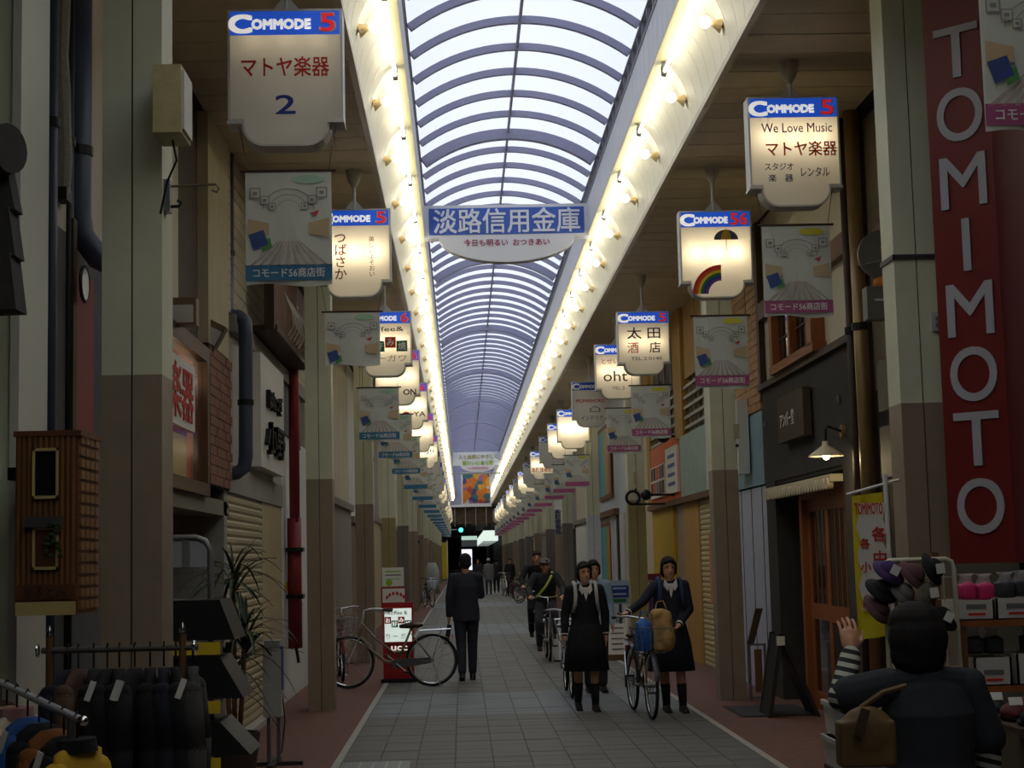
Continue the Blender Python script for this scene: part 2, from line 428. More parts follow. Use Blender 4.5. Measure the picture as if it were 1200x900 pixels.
# cove lamps: a tube and a globe bulb every two metres on both sides
NL = int((Y1 - 4) / 2.07)
tb = B((-0.012, 0, -0.012), (0.012, 0.05, 0.06))
for s in (-1, 1):
    where = 'music shop' if s < 0 else 'black shop'
    xt = CL + s * 1.20
    t0 = thing('fluorescent_lamp', 'fluorescent tube in the cove over the %s side' % where, 'lamp', (xt, 14.08 - 2.07, 5.90), group='cove tubes over the %s side' % where, local=True)
    MB().cyl((0, 0.05, 0), (0, 2.0, 0), 0.016, n=8).build('tube', tube_mat, t0)
    for y in (0.0, 2.0): B((-0.02, y, -0.022), (0.02, y + 0.05, 0.07)).build('end_cap', grey_panel, t0)
    cx = CL + s * 1.41; ex = -s * 0.075
    b0 = thing('globe_bulb', 'round brass cone bulb on the cove over the %s side' % where, 'bulb', (cx, 12.2, 5.70), group='cove bulbs over the %s side' % where, local=True)
    MB().cyl((0, 0, 0), (ex, 0, 0.02), 0.062, 0.018, n=12).build('socket_cone', brass, b0)
    MB().sphere((ex * 1.72, 0, 0.03), 0.048, 12, 8).build('globe', bulb_mat, b0, smooth=True)
    for k in range(-7, 50):
        if k in (0,): continue
        for src, yy in ((t0, 14.08 - 2.07), (b0, 12.2)):
            if yy + k * 2.07 > Y1 - 1.5 or yy + k * 2.07 < Y0: continue
            c = copy_tree(src); c.location.y = yy + k * 2.07
# ------------------------------------------------------------------ building walls behind the shop fronts
dark_void = mat('dark_interior', S(40, 36, 32), 0.9)
cream_wall = mat('cream_render', S(196, 188, 164), 0.8, var=0.10, scale=2.5, stretch=(1, 1, 0.35))
grey_wall = mat('grey_render', S(150, 148, 140), 0.8, var=0.10, scale=2)
white_wall = mat('white_render', S(214, 214, 208), 0.75, var=0.06, scale=2)
beige_wall = mat('beige_tile', S(190, 172, 134), 0.6, var=0.08, scale=3)
brown_wood = mat('brown_wood', S(112, 78, 48), 0.6, var=0.25, scale=6, stretch=(1, 1, 0.15))
orange_wood = mat('orange_wood', S(146, 84, 40), 0.5, var=0.20, scale=8, stretch=(1, 1, 0.2))
dark_wood = mat('dark_wood', S(70, 52, 38), 0.6, var=0.2, scale=8)
black_render = mat('black_render', S(62, 58, 54), 0.85, var=0.12, scale=5, bump=0.3)
navy_pipe = mat('navy_pipe_paint', S(70, 78, 96), 0.4)
red_pipe = mat('dark_red_pipe_paint', S(140, 40, 40), 0.4)
dark_glass = mat('dark_glass', S(26, 28, 32), 0.06, spec=0.6)
wl = B((XL - 0.75, Y0, 0), (XL - 0.55, 240, 8)).build('wall_left', dark_void); tag(wl, 'dark building mass behind the music shop row', kind='structure')
wr = B((XR + 0.55, Y0, 0), (XR + 0.75, 240, 8)).build('wall_right', dark_void); tag(wr, 'dark building mass behind the black shop row', kind='structure')
B((XL - 0.75, Y0 - 0.3, 0), (XR + 0.75, Y0, 8)).build('rear_light_stop', grey_wall)['kind'] = 'structure'  # unseen closure added behind the camera to keep sky light out
def fac(side, y0, y1, z0, z1, out=0.0, thick=0.1):
    """a slab in the shop-front plane: out = how far it stands proud towards the street"""
    if side < 0: return (XL + out - thick, y0, z0), (XL + out, y1, z1)
    return (XR - out, y0, z0), (XR - out + thick, y1, z1)
def slab(name, side, y0, y1, z0, z1, m, parent=None, out=0.0, thick=0.1):
    return B(*fac(side, y0, y1, z0, z1, out, thick)).build(name, m, parent)
def tx(body, size, name, m, parent, side, y, z, out, **k):
    """lettering on a shop-front plane"""
    x = (XL + out) if side < 0 else (XR - out)
    return text(body, size, name, m, parent, (x, y, z), xd=(0, 1, 0) if side < 0 else (0, -1, 0), **k)
def shutter(parent, side, y0, y1, z1, m, out=0.0, pitch=0.075):
    sh = slab('shutter', side, y0, y1, 0, z1, m, parent, out - 0.02, 0.05)
    x = XL + out if side < 0 else XR - out; s = -side
    prof = [(0, 0), (s * 0.010, 0.02), (s * 0.010, 0.05), (0, 0.07)]
    q = MB().prism([(x - s * 0.02, 0)] + [(x + a - s * 0.01, b) for a, b in prof] + [(x - s * 0.02, 0.07)], 'y', y0, y1)
    off = offset_of(parent); me = q.mesh('slat', off); me.materials.append(m)
    for k in range(int(z1 / pitch)):
        o = bpy.data.objects.new('slat', me); COL.objects.link(o); o.parent = sh; o.location = (0, 0, k * pitch)
    return sh
def bricks(parent, side, y0, y1, z0, z1, m, bl, bh, out, gap=0.008):
    x = XL + out if side < 0 else XR - out; s = -side; off = offset_of(parent)
    me = B((x - s * 0.03, 0, 0), (x, bl - gap, bh - gap)).mesh('brick', Vector((off.x, 0, 0))); me.materials.append(m)
    half = B((x - s * 0.03, 0, 0), (x, bl / 2 - gap, bh - gap)).mesh('brick', Vector((off.x, 0, 0))); half.materials.append(m)
    r = 0; z = z0
    while z + bh <= z1 + 1e-3:
        y = y0
        if r % 2: 
            o = bpy.data.objects.new('brick', half); COL.objects.link(o); o.parent = parent; o.location = (0, y - off.y, z - off.z); y += bl / 2
        while y < y1 - 0.02:
            use = me if y + bl <= y1 + 1e-3 else half
            o = bpy.data.objects.new('brick', use); COL.objects.link(o); o.parent = parent; o.location = (random.uniform(-.003, .003), y - off.y, z - off.z); y += bl
        z += bh; r += 1
BX, BY = XL, 0
# ================= left row (music shop side)
# near cream pier with the roller awning
pier = B((-2.6, 6.9, 0), (-1.865, 7.35, ZC)).build('trim_1', mat('pale_green_render', S(220, 226, 196), .8, var=.05)); tag(pier, 'pale green rendered pier beside the wooden sign box', kind='structure')
B((-1.90, 6.885, 0), (-1.862, 7.36, ZC)).build('corner_strip', mat('pale_strip', S(214, 214, 198), .6), pier)
aw = thing('roller_awning', 'dark rolled up fabric awning with hanging folds on the pale pier', 'awning', (-1.98, 6.4, 3.0))
fab = mat('dark_grey_fabric', S(66, 64, 62), .9, var=.15, scale=14)
e = aY(6, 168, 6.3); MB().cyl((e.x - 0.5, 6.55, e.z - 0.02), (e.x + 0.02, 6.30, e.z - 0.02), 0.10, n=18).build('roll', fab, aw)
for k, (u0, v0, u1, v1) in enumerate(((4, 190, 14, 242), (8, 240, 16, 298), (11, 295, 19, 362))):
    p, q = aY(u0, v0, 6.3), aY(u1, v1, 6.3)
    MB().prism([(-2.35, p.z), (p.x, p.z), (q.x, q.z), (-2.35, q.z - .01)], 'y', 6.34 - k * .02, 6.46).build('fabric_fold', fab, aw)
B((-2.3, 6.42, 2.6), (-2.05, 6.9, 2.66)).build('wall_bracket', black_metal, aw)
# music shop
ms = thing('shop_building', 'music shop front with lit show window, brown brick pier and beige upper wall', 'shop', (XL, 11.5, 0))
slab('upper_wall', -1, 8.0, 12.15, 3.42, ZC, cream_wall, ms, 0.0, 0.5)
slab('upper_recess', -1, 12.15, 13.42, 3.42, ZC, mat('dark_brown_board', S(84, 74, 60), .8, var=.1), ms, -0.06, 0.4)
slab('upper_pier', -1, 13.42, 14.6, 3.46, ZC, mat('stained_cream_board', S(188, 178, 144), .8, var=.14, scale=5, stretch=(1, 4, .3)), ms, 0.03, 0.5)
MB().prism([(p.y, p.z) for p in (aX(190, 22, XL), aX(202, 22, XL), aX(241, 74, XL), aX(238, 86, XL))], 'x', XL + 0.02, XL + 0.10).build('sloping_beam', mat('grey_green_beam', S(150, 146, 128), .7), ms)
slab('plinth_wall', -1, 8.0, 10.2, 0, 3.42, mat('dark_grey_wall', S(90, 90, 88), .8, var=.1), ms, 0.0, 0.5)
# show window
sw = thing('window_1', 'lit show window of the music shop with signs inside', None, (XL, 12, 2.3), kind='structure')
fr = mat('window_bronze_frame', S(92, 68, 46), .45, .2)
for a, b in ((((10.2, 3.28), (13.42, 3.40))), ((10.2, 2.18), (13.42, 2.28))): slab('frame_rail', -1, a[0], b[0], a[1], b[1], fr, sw, 0.04, 0.12)
for y in (10.2, 13.30): slab('frame_stile', -1, y, y + 0.10, 2.28, 3.28, fr, sw, 0.04, 0.12)
slab('pane', -1, 10.3, 13.30, 2.28, 3.28, glass_mat('shop_window_glass', (0.96, 0.97, 0.98), 0.97), sw, 0.0, 0.006)
pinkint = mat('pink_interior', S(200, 140, 118), .8)
slab('back_wall', -1, 10.2, 13.4, 2.2, 3.4, pinkint, sw, -0.45, 0.02); slab('bottom_board', -1, 10.2, 13.4, 2.2, 2.24, pinkint, sw, 0.0, 0.45); slab('top_board', -1, 10.2, 13.4, 3.36, 3.40, pinkint, sw, 0.0, 0.45); slab('end_board', -1, 13.38, 13.42, 2.2, 3.4, pinkint, sw, 0.0, 0.45)
for dy in (0, 0.16):
    d = MB().sphere((XL - 0.2, 12.6 + dy, 3.24), 0.03, 10, 6).build('lamp_globe', mat('window_lamp_glow', (1, 1, 1), emit=(1, .9, .65), estr=14), sw, smooth=True)
point_light('show_window_lamp', (XL - 0.2, 12.5, 3.1), 2.6, (1, .82, .55), .05, sw)
point_light('show_window_lamp', (XL - 0.25, 11.2, 2.55), 2.0, (1, .80, .5), .05, sw)
red_ink = mat('red_ink', S(196, 44, 30), .6); blue_ink = mat('blue_ink', S(38, 54, 140), .6); black_ink = mat('black_ink', S(22, 20, 20), .6); navy_ink = mat('navy_ink', S(30, 30, 90), .6)
brown_ink = mat('brown_ink', S(120, 46, 20), .6); green_ink = mat('green_ink', S(24, 110, 56), .6); orange_ink = mat('orange_ink', S(208, 74, 26), .6)
white_ink = mat('white_ink', S(240, 240, 236), .6); purple_ink = mat('purple_ink', S(110, 60, 130), .6); yellow_ink = mat('yellow_ink', S(226, 196, 40), .6); grey_ink = mat('grey_ink', S(110, 110, 112), .6)
pink_ink = mat('pink_ink', S(200, 86, 130), .6); lime_ink = mat('lime_ink', S(150, 190, 40), .6)
paper = mat('white_paper', S(226, 224, 214), .7)
sg = thing('window_sign', 'white board with big red characters hung in the music shop window', 'sign', (XL, 11.7, 2.4))
slab('board', -1, 10.6, 12.35, 2.62, 3.12, paper, sg, 0.09, 0.04); tx('楽器', 0.42, 'lettering', red_ink, sg, -1, 11.75, 2.87, 0.094, bold=.025, width=1.0)
sg = thing('window_notice', 'white notice with blue print high in the music shop window', 'notice', (XL, 12.7, 2.8))
slab('board', -1, 12.42, 13.15, 2.78, 3.08, paper, sg, -0.10, 0.02); [slab('print_line', -1, 12.5 + k * .12, 12.56 + k * .12, 2.84, 3.02, mat('pale_blue_ink', S(90, 110, 150), .6), sg, -0.096, .004) for k in range(5)]
sg = thing('window_poster', 'cream poster with purple heading low in the music shop window', 'poster', (XL, 12.8, 2.3))
slab('board', -1, 12.40, 13.20, 2.32, 2.70, mat('cream_paper', S(222, 196, 140), .7), sg, -0.12, 0.02); slab('heading', -1, 12.40, 13.2, 2.66, 2.73, purple_ink, sg, -0.115, 0.02)
# brick pier
bp = B(*fac(-1, 13.45, 14.75, 2.28, 3.46, 0.02, 0.3)).build('brick_pier', mat('brick_mortar', S(70, 58, 48), .9), ms)
brown_brick = mat('brown_brick', S(132, 92, 70), .75, var=.30, scale=7)
off = offset_of(bp)
bricks(bp, -1, 13.46, 14.74, 2.29, 3.46, brown_brick, 0.26, 0.083, 0.035)
slab('door_header', -1, 10.2, 14.75, 2.05, 2.18, mat('grey_beam', S(120, 116, 104), .7), ms, 0.0, 0.4)
slab('door_panel', -1, 12.0, 13.0, 0, 2.05, mat('cream_door', S(206, 198, 168), .6, var=.06), ms, -0.35, 0.05)
slab('door_jamb', -1, 11.4, 11.55, 0, 2.05, mat('ochre_jamb', S(150, 130, 60), .6), ms, -0.1, 0.2)
slab('end_wall', -1, 14.45, 14.62, 0, 2.28, grey_wall, ms, 0.0, 0.5)
# floodlights and hook rod on the near pillar and the pier
def flood(name, label, px, py, Y, k):
    c = aY(px, py, Y); t = thing(name, label, 'lamp', (c.x - 0.25, Y, c.z), group=None)
    MB().tube([(c.x - 0.35, Y + .1, c.z + 0.10), (c.x, Y, c.z + 0.10), (c.x, Y, c.z + 0.02)], 0.012, 6).build('bracket_arm', dark_wood, t)
    MB().obox(c, (0.22, 0.14, 0.20), Matrix.Rotation(k, 3, 'Y')).build('housing', mat('bronze_housing', S(116, 100, 74), .5, .3), t)
    MB().obox(c + Vector((0.0, -0.071, -0.02)), (0.18, 0.006, 0.13), Matrix.Rotation(k, 3, 'Y')).build('lens', mat('frosted_lens', S(190, 190, 184), .3), t)
flood('flood_lamp', 'square bronze floodlight on an arm over the music shop window', 214, 366, 11.9, 0.0)
flood('flood_lamp', 'tilted small floodlight by the brown brick pier', 246, 390, 13.6, 0.5)
pb = thing('junction_box', 'cream steel junction box on the near music shop side pillar', 'box', (-1.40, 7.6, 3.8))
a = aY(179, 155, 7.55); b = aY(212, 75, 7.55)
B((a.x, 7.55, a.z), (b.x, 7.82, b.z)).build('case', mat('cream_steel_case', S(186, 178, 132), .6, var=.12, scale=14), pb)
B((b.x, 7.57, a.z + 0.02), (b.x + 0.012, 7.80, b.z - 0.02)).build('cover', mat('pale_cover', S(196, 196, 186), .5), pb)
MB().tube([((a.x + b.x) / 2, 7.7, a.z), ((a.x + b.x) / 2 + .02, 7.7, a.z - .1), ((a.x + b.x) / 2 - .03, 7.72, a.z - .2), (-1.425, 7.75, a.z - .35)], 0.006, 6).build('cable', black_plastic, pb)
hk = thing('hook_rod', 'thin steel rod with hook on the near music shop side pillar', 'hook', (-1.43, 7.9, 3.2))
p0 = aY(188, 219, 7.9); p1 = aY(253, 216, 7.9)
MB().tube([p0, p1, p1 + Vector((.015, 0, -.02)), p1 + Vector((.005, 0, -.04)), p1 + Vector((-.02, 0, -.03))], 0.006, 6).build('rod', mat('rusty_steel', S(120, 108, 90), .5, .5), hk)
B((-1.435, 7.86, p0.z - 0.13), (-1.40, 7.94, p0.z + 0.03)).build('bracket', steel, hk); MB().tube([(-1.41, 7.9, p0.z - .1), (-1.36, 7.9, p0.z - .1), (-1.35, 7.9, p0.z - .08), (-1.37, 7.9, p0.z - .07)], .008, 6).build('eye', black_metal, hk)
# pipes, cables in the gap behind the near pier
for i, (px, Y, r, zb, m, lab) in enumerate(((92, 8.9, 0.07, 3.55, navy_pipe, 'thick navy pipe in the gap behind the pale pier'), (80, 8.7, 0.028, 0, black_plastic, 'thin black conduit in the gap behind the pale pier'), (60, 8.3, 0.03, 0, navy_pipe, 'slate conduit nearest the pale pier'))):
    x = aY(px, 300, Y).x; t = thing('wall_pipe', lab, 'pipe', (x, Y, zb))
    pts = [(x, Y, ZC), (x, Y, zb + 0.02)] + ([(x + .02, Y, zb - .1), (x + .10, Y + .02, zb - .22), (x + .3, Y + .1, zb - .32)] if zb else [])
    MB().tube(pts, r, 12).build('pipe_run', m, t, smooth=True)
    for z in (4.9, 3.9): MB().cyl((x, Y, z), (x, Y, z + 0.05), r + 0.008, n=12).build('clamp', black_metal, t)
x = aY(71, 100, 8.5).x
cb = thing('cable_bundle', 'ribbed grey cable bundle hanging in the gap behind the pier', 'cable', (x, 8.5, 3.6))
MB().tube([(x, 8.5, ZC)] + [(x + 0.01 * math.sin(k), 8.5, 5.3 - k * 0.19) for k in range(10)], [0.05 + 0.006 * (k % 2) for k in range(11)], 10).build('bundle', mat('grey_cable', S(140, 136, 128), .8, var=.2, scale=40), cb)
B((x - .05, 8.44, 3.55), (x + .05, 8.56, 3.62)).build('tie', black_plastic, cb)
mr = thing('round_mirror', 'small round mirror on a red framed board behind the near pillar', 'mirror', (-2.0, 8.85, 3.2))
slab('board', -1, 8.75, 9.25, 2.3, 3.25, mat('dull_red_board', S(150, 72, 66), .7), mr, 0.02, 0.02)
c = aX(97, 333, -2.03); MB().cyl((c.x, c.y, c.z), (c.x + .015, c.y, c.z), 0.09, n=24).build('glass', mat('mirror_glass', S(226, 226, 220), .3), mr)
MB().tube([(c.x + .01, c.y + .095 * math.cos(k * PI / 8), c.z + .095 * math.sin(k * PI / 8)) for k in range(16)], .01, 6, closed=True).build('ring', black_metal, mr)
slab('board_edge', -1, 8.68, 8.76, 2.0, 3.5, dark_wood, mr, 0.04, 0.06)
# navy downpipe that steps out round the sign
np_ = thing('drain_pipe', 'slate blue drain pipe stepping out beside the brown brick pier', 'pipe', (-2.0, 15.0, 2.3))
def px_pipe(pts): return [aY(u, v, Y) for u, v, Y in pts]
MB().tube(px_pipe([(266, 130, 14.9), (266, 362, 14.9), (270, 369, 14.9), (280, 371, 14.9), (287, 376, 14.9), (288, 390, 14.9), (288, 535, 14.9), (286, 548, 14.9), (278, 554, 14.9), (262, 556, 14.9)]), 0.065, 12).build('pipe_run', navy_pipe, np_, smooth=True)
for v in (300, 475): q = aY(266 if v < 400 else 288, v, 14.9); MB().cyl(q, q + Vector((0, 0, .05)), 0.075, n=12).build('clamp', black_metal, np_)
# next shop with the white box sign, balcony, shutter
s2 = thing('shop_building', 'shuttered shop with white box sign mount, dark slate panel and beige pier', 'shop', (XL, 17, 0))
shutter(s2, -1, 14.62, 17.2, 2.27, mat('beige_shutter', S(176, 164, 128), .5, var=.06))
slab('pier', -1, 17.2, 19.05, 0, 2.3, beige_wall, s2, 0.0, 0.4)
slab('white_wall', -1, 19.05, 22.4, 0, 3.15, white_wall, s2, 0.0, 0.3)
slab('lintel', -1, 14.62, 19.05, 2.27, 2.52, grey_wall, s2, 0.02, 0.4)
slab('middle_wall', -1, 14.75, 19.05, 2.52, 3.9, mat('pale_grey_wall', S(176, 172, 158), .8, var=.06), s2, 0.0, 0.3)
MB().prism([(18.3, 3.74), (21.2, 3.74), (21.2, 3.08), (18.3, 3.20)], 'x', XL - .02, XL + .02).build('slate_panel', mat('slate_panel', S(84, 86, 88), .6, var=.1), s2)
slab('eave', -1, 14.75, 21.6, 3.74, 3.90, mat('grey_eave', S(140, 136, 124), .7), s2, 0.07, 0.35)
siding = mat('cream_siding', S(186, 178, 150), .75, var=.06)
slab('upper_back', -1, 14.6, 22.4, 3.9, ZC, mat('siding_gap', S(100, 94, 80), .8), s2, -0.03, 0.3)
sme = B((XL - .02, 14.6, 0), (XL + .015, 22.4, 0.118)).mesh('siding_board', offset_of(s2)); sme.materials.append(siding)
for k in range(12):
    o = bpy.data.objects.new('siding_board', sme); COL.objects.link(o); o.parent = s2; o.location = (0, 0, 3.92 + k * 0.126)
slab('curb', -1, 14.5, 17.3, 0, 0.06, mat('pale_curb', S(176, 172, 164), .8), s2, 0.08, 0.2)
sb = thing('box_sign', 'white projecting box sign with black raised characters above the shutter', 'sign', (XL, 17.1, 2.6))
B((XL + .0, 16.1, 2.58), (XL + 0.13, 18.2, 3.72)).build('case', mat('white_enamel', S(222, 220, 210), .4, var=.04), sb)
tx('ほねつぎ', 0.22, 'small_lettering', black_ink, sb, -1, 17.1, 3.30, 0.15, bold=.03, depth=.05, width=1.15); tx('小野', 0.36, 'large_lettering', black_ink, sb, -1, 17.15, 2.90, 0.15, bold=.03, depth=.05, width=1.55)
bal = thing('balcony_rail', 'old wooden slatted balcony front above the white box sign', 'balcony', (XL, 17.8, 3.95))
slab('floor_board', -1, 16.1, 19.5, 3.93, 3.99, dark_wood, bal, 0.30, 0.30); slab('top_rail', -1, 16.1, 19.5, 4.78, 4.86, dark_wood, bal, 0.32, 0.08)
me = B((XL + .24, 0, 3.99), (XL + .27, .10, 4.78)).mesh('slat', Vector((XL, 17.8, 3.95))); me.materials.append(brown_wood)
for k in range(24):
    o = bpy.data.objects.new('slat', me); COL.objects.link(o); o.parent = bal; o.location = (0, 16.12 + k * 0.141, 0)
for k in range(10):
    y = 16.9 + k * 0.26
    MB().tube([(XL + .28, y, 4.45), (XL + .36, y, 4.25), (XL + .38, y, 4.10), (XL + .32, y, 3.99)], 0.012, 5).build('curved_bar', mat('pale_bar', S(170, 164, 148), .5), bal)
slab('post', -1, 16.0, 16.1, 3.93, ZC, dark_wood, bal, 0.28, 0.1)
rp = thing('drain_pipe', 'dark red drain pipe beside the second music shop side pillar', 'pipe', (-1.95, 19.4, 0.6))
x = aY(345, 560, 19.4).x
MB().tube([(x, 19.4, ZC), (x, 19.4, 2.1)], 0.062, 12).build('upper_run', red_pipe, rp, smooth=True); MB().tube([(x - .01, 19.42, 2.15), (x - .01, 19.42, 0.62)], 0.085, 12).build('sleeve', mat('red_sleeve_paint', S(128, 34, 32), .5), rp, smooth=True)
MB().tube([(x, 19.4, .64), (x + .02, 19.4, .52), (x + .03, 19.4, .45)], .02, 6).build('end_hook', black_metal, rp)
for z in (1.2, 1.75): B((x - .1, 19.3, z), (x + .1, 19.52, z + .05)).build('clamp', black_metal, rp)
po = thing('wall_poster', 'small poster with yellow foot on the white wall behind the red pipe', 'poster', (XL, 20.6, 1.3))
slab('sheet', -1, 19.3, 20.15, 1.30, 1.75, paper, po, 0.008, 0.008); slab('yellow_foot', -1, 19.3, 20.15, 1.30, 1.40, yellow_ink, po, 0.012, 0.008); tx('10', 0.15, 'lettering', red_ink, po, -1, 19.75, 1.62, 0.013, bold=.03)
# farther left fronts: each a panel pair, upper and lower
def fronts(side, lst, parent):
    for y0, y1, zs, lo, up in lst:
        slab('wall_panel', side, y0 + .02, y1 - .02, 0, zs, lo, parent, 0.0, 0.3); slab('wall_panel', side, y0 + .02, y1 - .02, zs + .02, ZC, up, parent, -0.04, 0.3)
        slab('band', side, y0, y1, zs - .04, zs + .08, mat('grey_band', S(136, 130, 118), .7), parent, 0.06, 0.3)
brn = mat('brown_wall', S(128, 110, 88), .8, var=.1); tealp = mat('dull_teal_panel', S(126, 150, 140), .6); shp = mat('grey_shutter_far', S(140, 136, 126), .6)
fronts(-1, [(22.4, 26.0, 2.5, brn, cream_wall), (26.0, 31, 2.6, shp, cream_wall), (31, 36, 2.4, brn, white_wall), (36, 42, 2.6, beige_wall, grey_wall), (42, 49, 2.5, shp, cream_wall),
            (49, 56, 2.6, brn, white_wall), (56, 64, 2.5, dark_void, grey_wall), (64, 72, 2.7, beige_wall, cream_wall), (72, 80, 2.5, shp, white_wall), (80, 89, 2.6, brn, cream_wall), (89, 98, 2.4, dark_void, grey_wall), (98, 107, 2.6, beige_wall, cream_wall), (107, 116, 2.6, brn, white_wall)], wl)
gb = thing('board_sign', 'white sign board with green frame past the second music shop side pillar', 'sign', (XL, 24, 2.6))
B((XL + .02, 22.6, 2.45), (XL + .10, 25.6, 3.60)).build('green_frame', mat('green_frame', S(40, 96, 66), .5), gb); B((XL + .10, 22.8, 2.53), (XL + .105, 25.4, 3.52)).build('face', paper, gb); [slab('print_line', -1, 23.2, 24.6 + .3 * (k % 2), 2.75 + k * .2, 2.83 + k * .2, mat('pale_green_ink', S(150, 170, 150), .6), gb, .108, .004) for k in range(3)]
rp2 = thing('drain_pipe', 'far dark red drain pipe down the music shop side wall', 'pipe', (-1.62, 57, 0)); MB().tube([(-1.62, 57, ZC), (-1.62, 57, 0.0)], 0.09, 10).build('pipe_run', red_pipe, rp2, smooth=True); B((-1.74, 56.9, 2.2), (-1.5, 57.1, 2.3)).build('clamp', black_metal, rp2)
wp = thing('drain_pipe', 'white drain pipe just past the third music shop side pillar', 'pipe', (-1.5, 27.4, 0)); MB().tube([(-1.52, 27.4, ZC), (-1.52, 27.4, 0.0)], 0.055, 10).build('pipe_run', white_plastic, wp, smooth=True); B((-1.60, 27.3, 3.3), (-1.44, 27.5, 3.36)).build('clamp', steel, wp)
# ================= right row (black shop side)
tan_brick = mat('tan_brick', S(178, 140, 96), .75, var=.22, scale=7)
# black shop
bs = thing('shop_building', 'black rendered shop front with scalloped eave, wooden doors and cream upper floor', 'shop', (XR, 16.4, 0))
slab('black_wall', 1, 14.2, 18.55, 2.40, 3.46, black_render, bs, 0.0, 0.35)
slab('black_pier', 1, 18.0, 18.55, 0, 2.40, black_render, bs, 0.0, 0.35); slab('black_pier', 1, 14.2, 14.75, 0, 2.40, black_render, bs, 0.0, 0.35)
slab('coping', 1, 14.15, 18.6, 3.46, 3.53, dark_wood, bs, 0.05, 0.3)
slab('cream_upper_wall', 1, 14.2, 18.45, 3.53, ZC, mat('ivory_render', S(206, 200, 176), .8, var=.05, scale=2), bs, -0.04, 0.3)
slab('brown_beam', 1, 14.2, 18.45, 4.27, 4.47, brown_wood, bs, 0.03, 0.08)
slab('corner_post', 1, 18.45, 18.6, 3.5, ZC, dark_wood, bs, 0.03, 0.2); slab('corner_post', 1, 14.05, 14.2, 0, ZC, dark_wood, bs, 0.03, 0.2)
slab('door_recess', 1, 14.75, 18.0, 0, 2.40, mat('black_boards', S(34, 30, 28), .8), bs, -0.50, 0.04)
slab('recess_ceiling', 1, 14.75, 18.0, 2.36, 2.40, black_render, bs, -0.02, 0.5); slab('recess_side', 1, 17.98, 18.02, 0, 2.4, black_render, bs, -.02, .5)
eave = slab('eave_board', 1, 14.85, 18.05, 2.25, 2.32, mat('cream_eave', S(214, 202, 170), .6), bs, 0.10, 0.12)
sme = MB().cyl((XR - .12, 0, 2.235), (XR - .06, 0, 2.235), .052, n=12).mesh('scallop', offset_of(bs)); sme.materials.append(MATS['cream_eave'])
for k in range(24):
    o = bpy.data.objects.new('scallop', sme); COL.objects.link(o); o.parent = bs; o.location = (0, 14.95 + k * .131, 0)
# wooden sliding doors
dr = thing('door_1', 'orange brown wooden sliding doors of the black shop', None, (XR, 15.8, 0), kind='structure')
for k, (y0, y1) in enumerate(((14.85, 15.95), (15.95, 17.0))):
    x = XR + .08 + .05 * k; leaf = B((x + .012, y0 + .05, .05), (x + .02, y1 - .05, 2.1)).build('door_leaf', dark_glass, dr)
    for a, b, c, d in ((y0, y0 + .12, 0, 2.15), (y1 - .12, y1, 0, 2.15), (y0 + .12, y1 - .12, 0, .18), (y0 + .12, y1 - .12, .92, 1.08), (y0 + .12, y1 - .12, 2.02, 2.15)):
        B((x, a, c), (x + .04, b, d)).build('door_rail', orange_wood, leaf)
    for q in range(3): B((x + .004, y0 + .3 + q * .2, 1.08), (x + .014, y0 + .315 + q * .2, 2.02)).build('glazing_bar', orange_wood, leaf)
B((XR + .07, 14.8, 2.15), (XR + .19, 17.1, 2.25)).build('door_head', orange_wood, dr); B((XR + .07, 17.0, 0), (XR + .19, 17.12, 2.15)).build('door_post', orange_wood, dr)
# upper window
uw = thing('window_2', 'orange brown wooden window in the cream wall above the black shop', None, (XR, 16.4, 3.6), kind='structure')
for nm, a, b, c, d in (('sill', 15.35, 17.55, 3.53, 3.62), ('head', 15.35, 17.55, 4.17, 4.26), ('stile', 15.4, 15.62, 3.6, 4.2), ('stile', 17.35, 17.5, 3.6, 4.2), ('mullion', 16.42, 16.50, 3.6, 4.2)):
    slab(nm, 1, a, b, c, d, orange_wood, uw, .10, .2)
for y in (15.62, 16.5): slab('pane', 1, y, y + .85, 3.6, 4.2, dark_glass, uw, .02, .01)
for y in (15.9, 16.16, 16.8, 17.08): slab('glazing_bar', 1, y, y + .02, 3.6, 4.2, dark_wood, uw, .035, .02)
slab('glazing_bar', 1, 15.6, 17.4, 3.88, 3.90, dark_wood, uw, .035, .02)
nb = thing('name_board', 'square dark board with white handwriting on the black shop front', 'sign', (XR, 16.55, 2.8))
slab('board', 1, 15.9, 17.2, 2.76, 3.24, mat('dark_brown_board2', S(74, 62, 48), .7, var=.1), nb, .10, .08); tx('アンバー堂', .17, 'lettering', white_ink, nb, 1, 16.7, 2.99, .104, bold=.01, width=.72)
wlp = thing('wall_lamp', 'lit enamel shade lamp on an arm by the black shop door', 'lamp', (XR - .3, 15.2, 2.6))
c = aX(968, 529, 3.22); yb = aX(989, 505, 3.5)
MB().tube([yb, (yb.x - .03, yb.y, yb.z), (c.x + .02, c.y, yb.z + .01), (c.x, c.y, yb.z - .02), (c.x, c.y, c.z + .06)], .012, 8).build('arm', black_metal, wlp)
MB().lathe([(.03, .09), (.035, .05), (.06, .035), (.155, -.035), (.158, -.045), (.15, -.04), (.055, .025), (.0, .03)], c, 24).build('shade', mat('cream_enamel_shade', S(214, 200, 164), .4), wlp, smooth=True)
MB().sphere(c + Vector((0, 0, -.03)), (.035, .035, .045), 12, 8).build('bulb', mat('warm_bulb_glow', (1, 1, 1), emit=(1, .82, .5), estr=22), wlp, smooth=True)
MB().cyl((XR - .0, yb.y, yb.z), (XR - .03, yb.y, yb.z), .06, n=16).build('wall_plate', mat('ochre_plate', S(150, 120, 60), .5), wlp)
point_light('wall_lamp_light', c + Vector((0, 0, -.11)), 4.0, (1, .78, .45), .04, wlp)
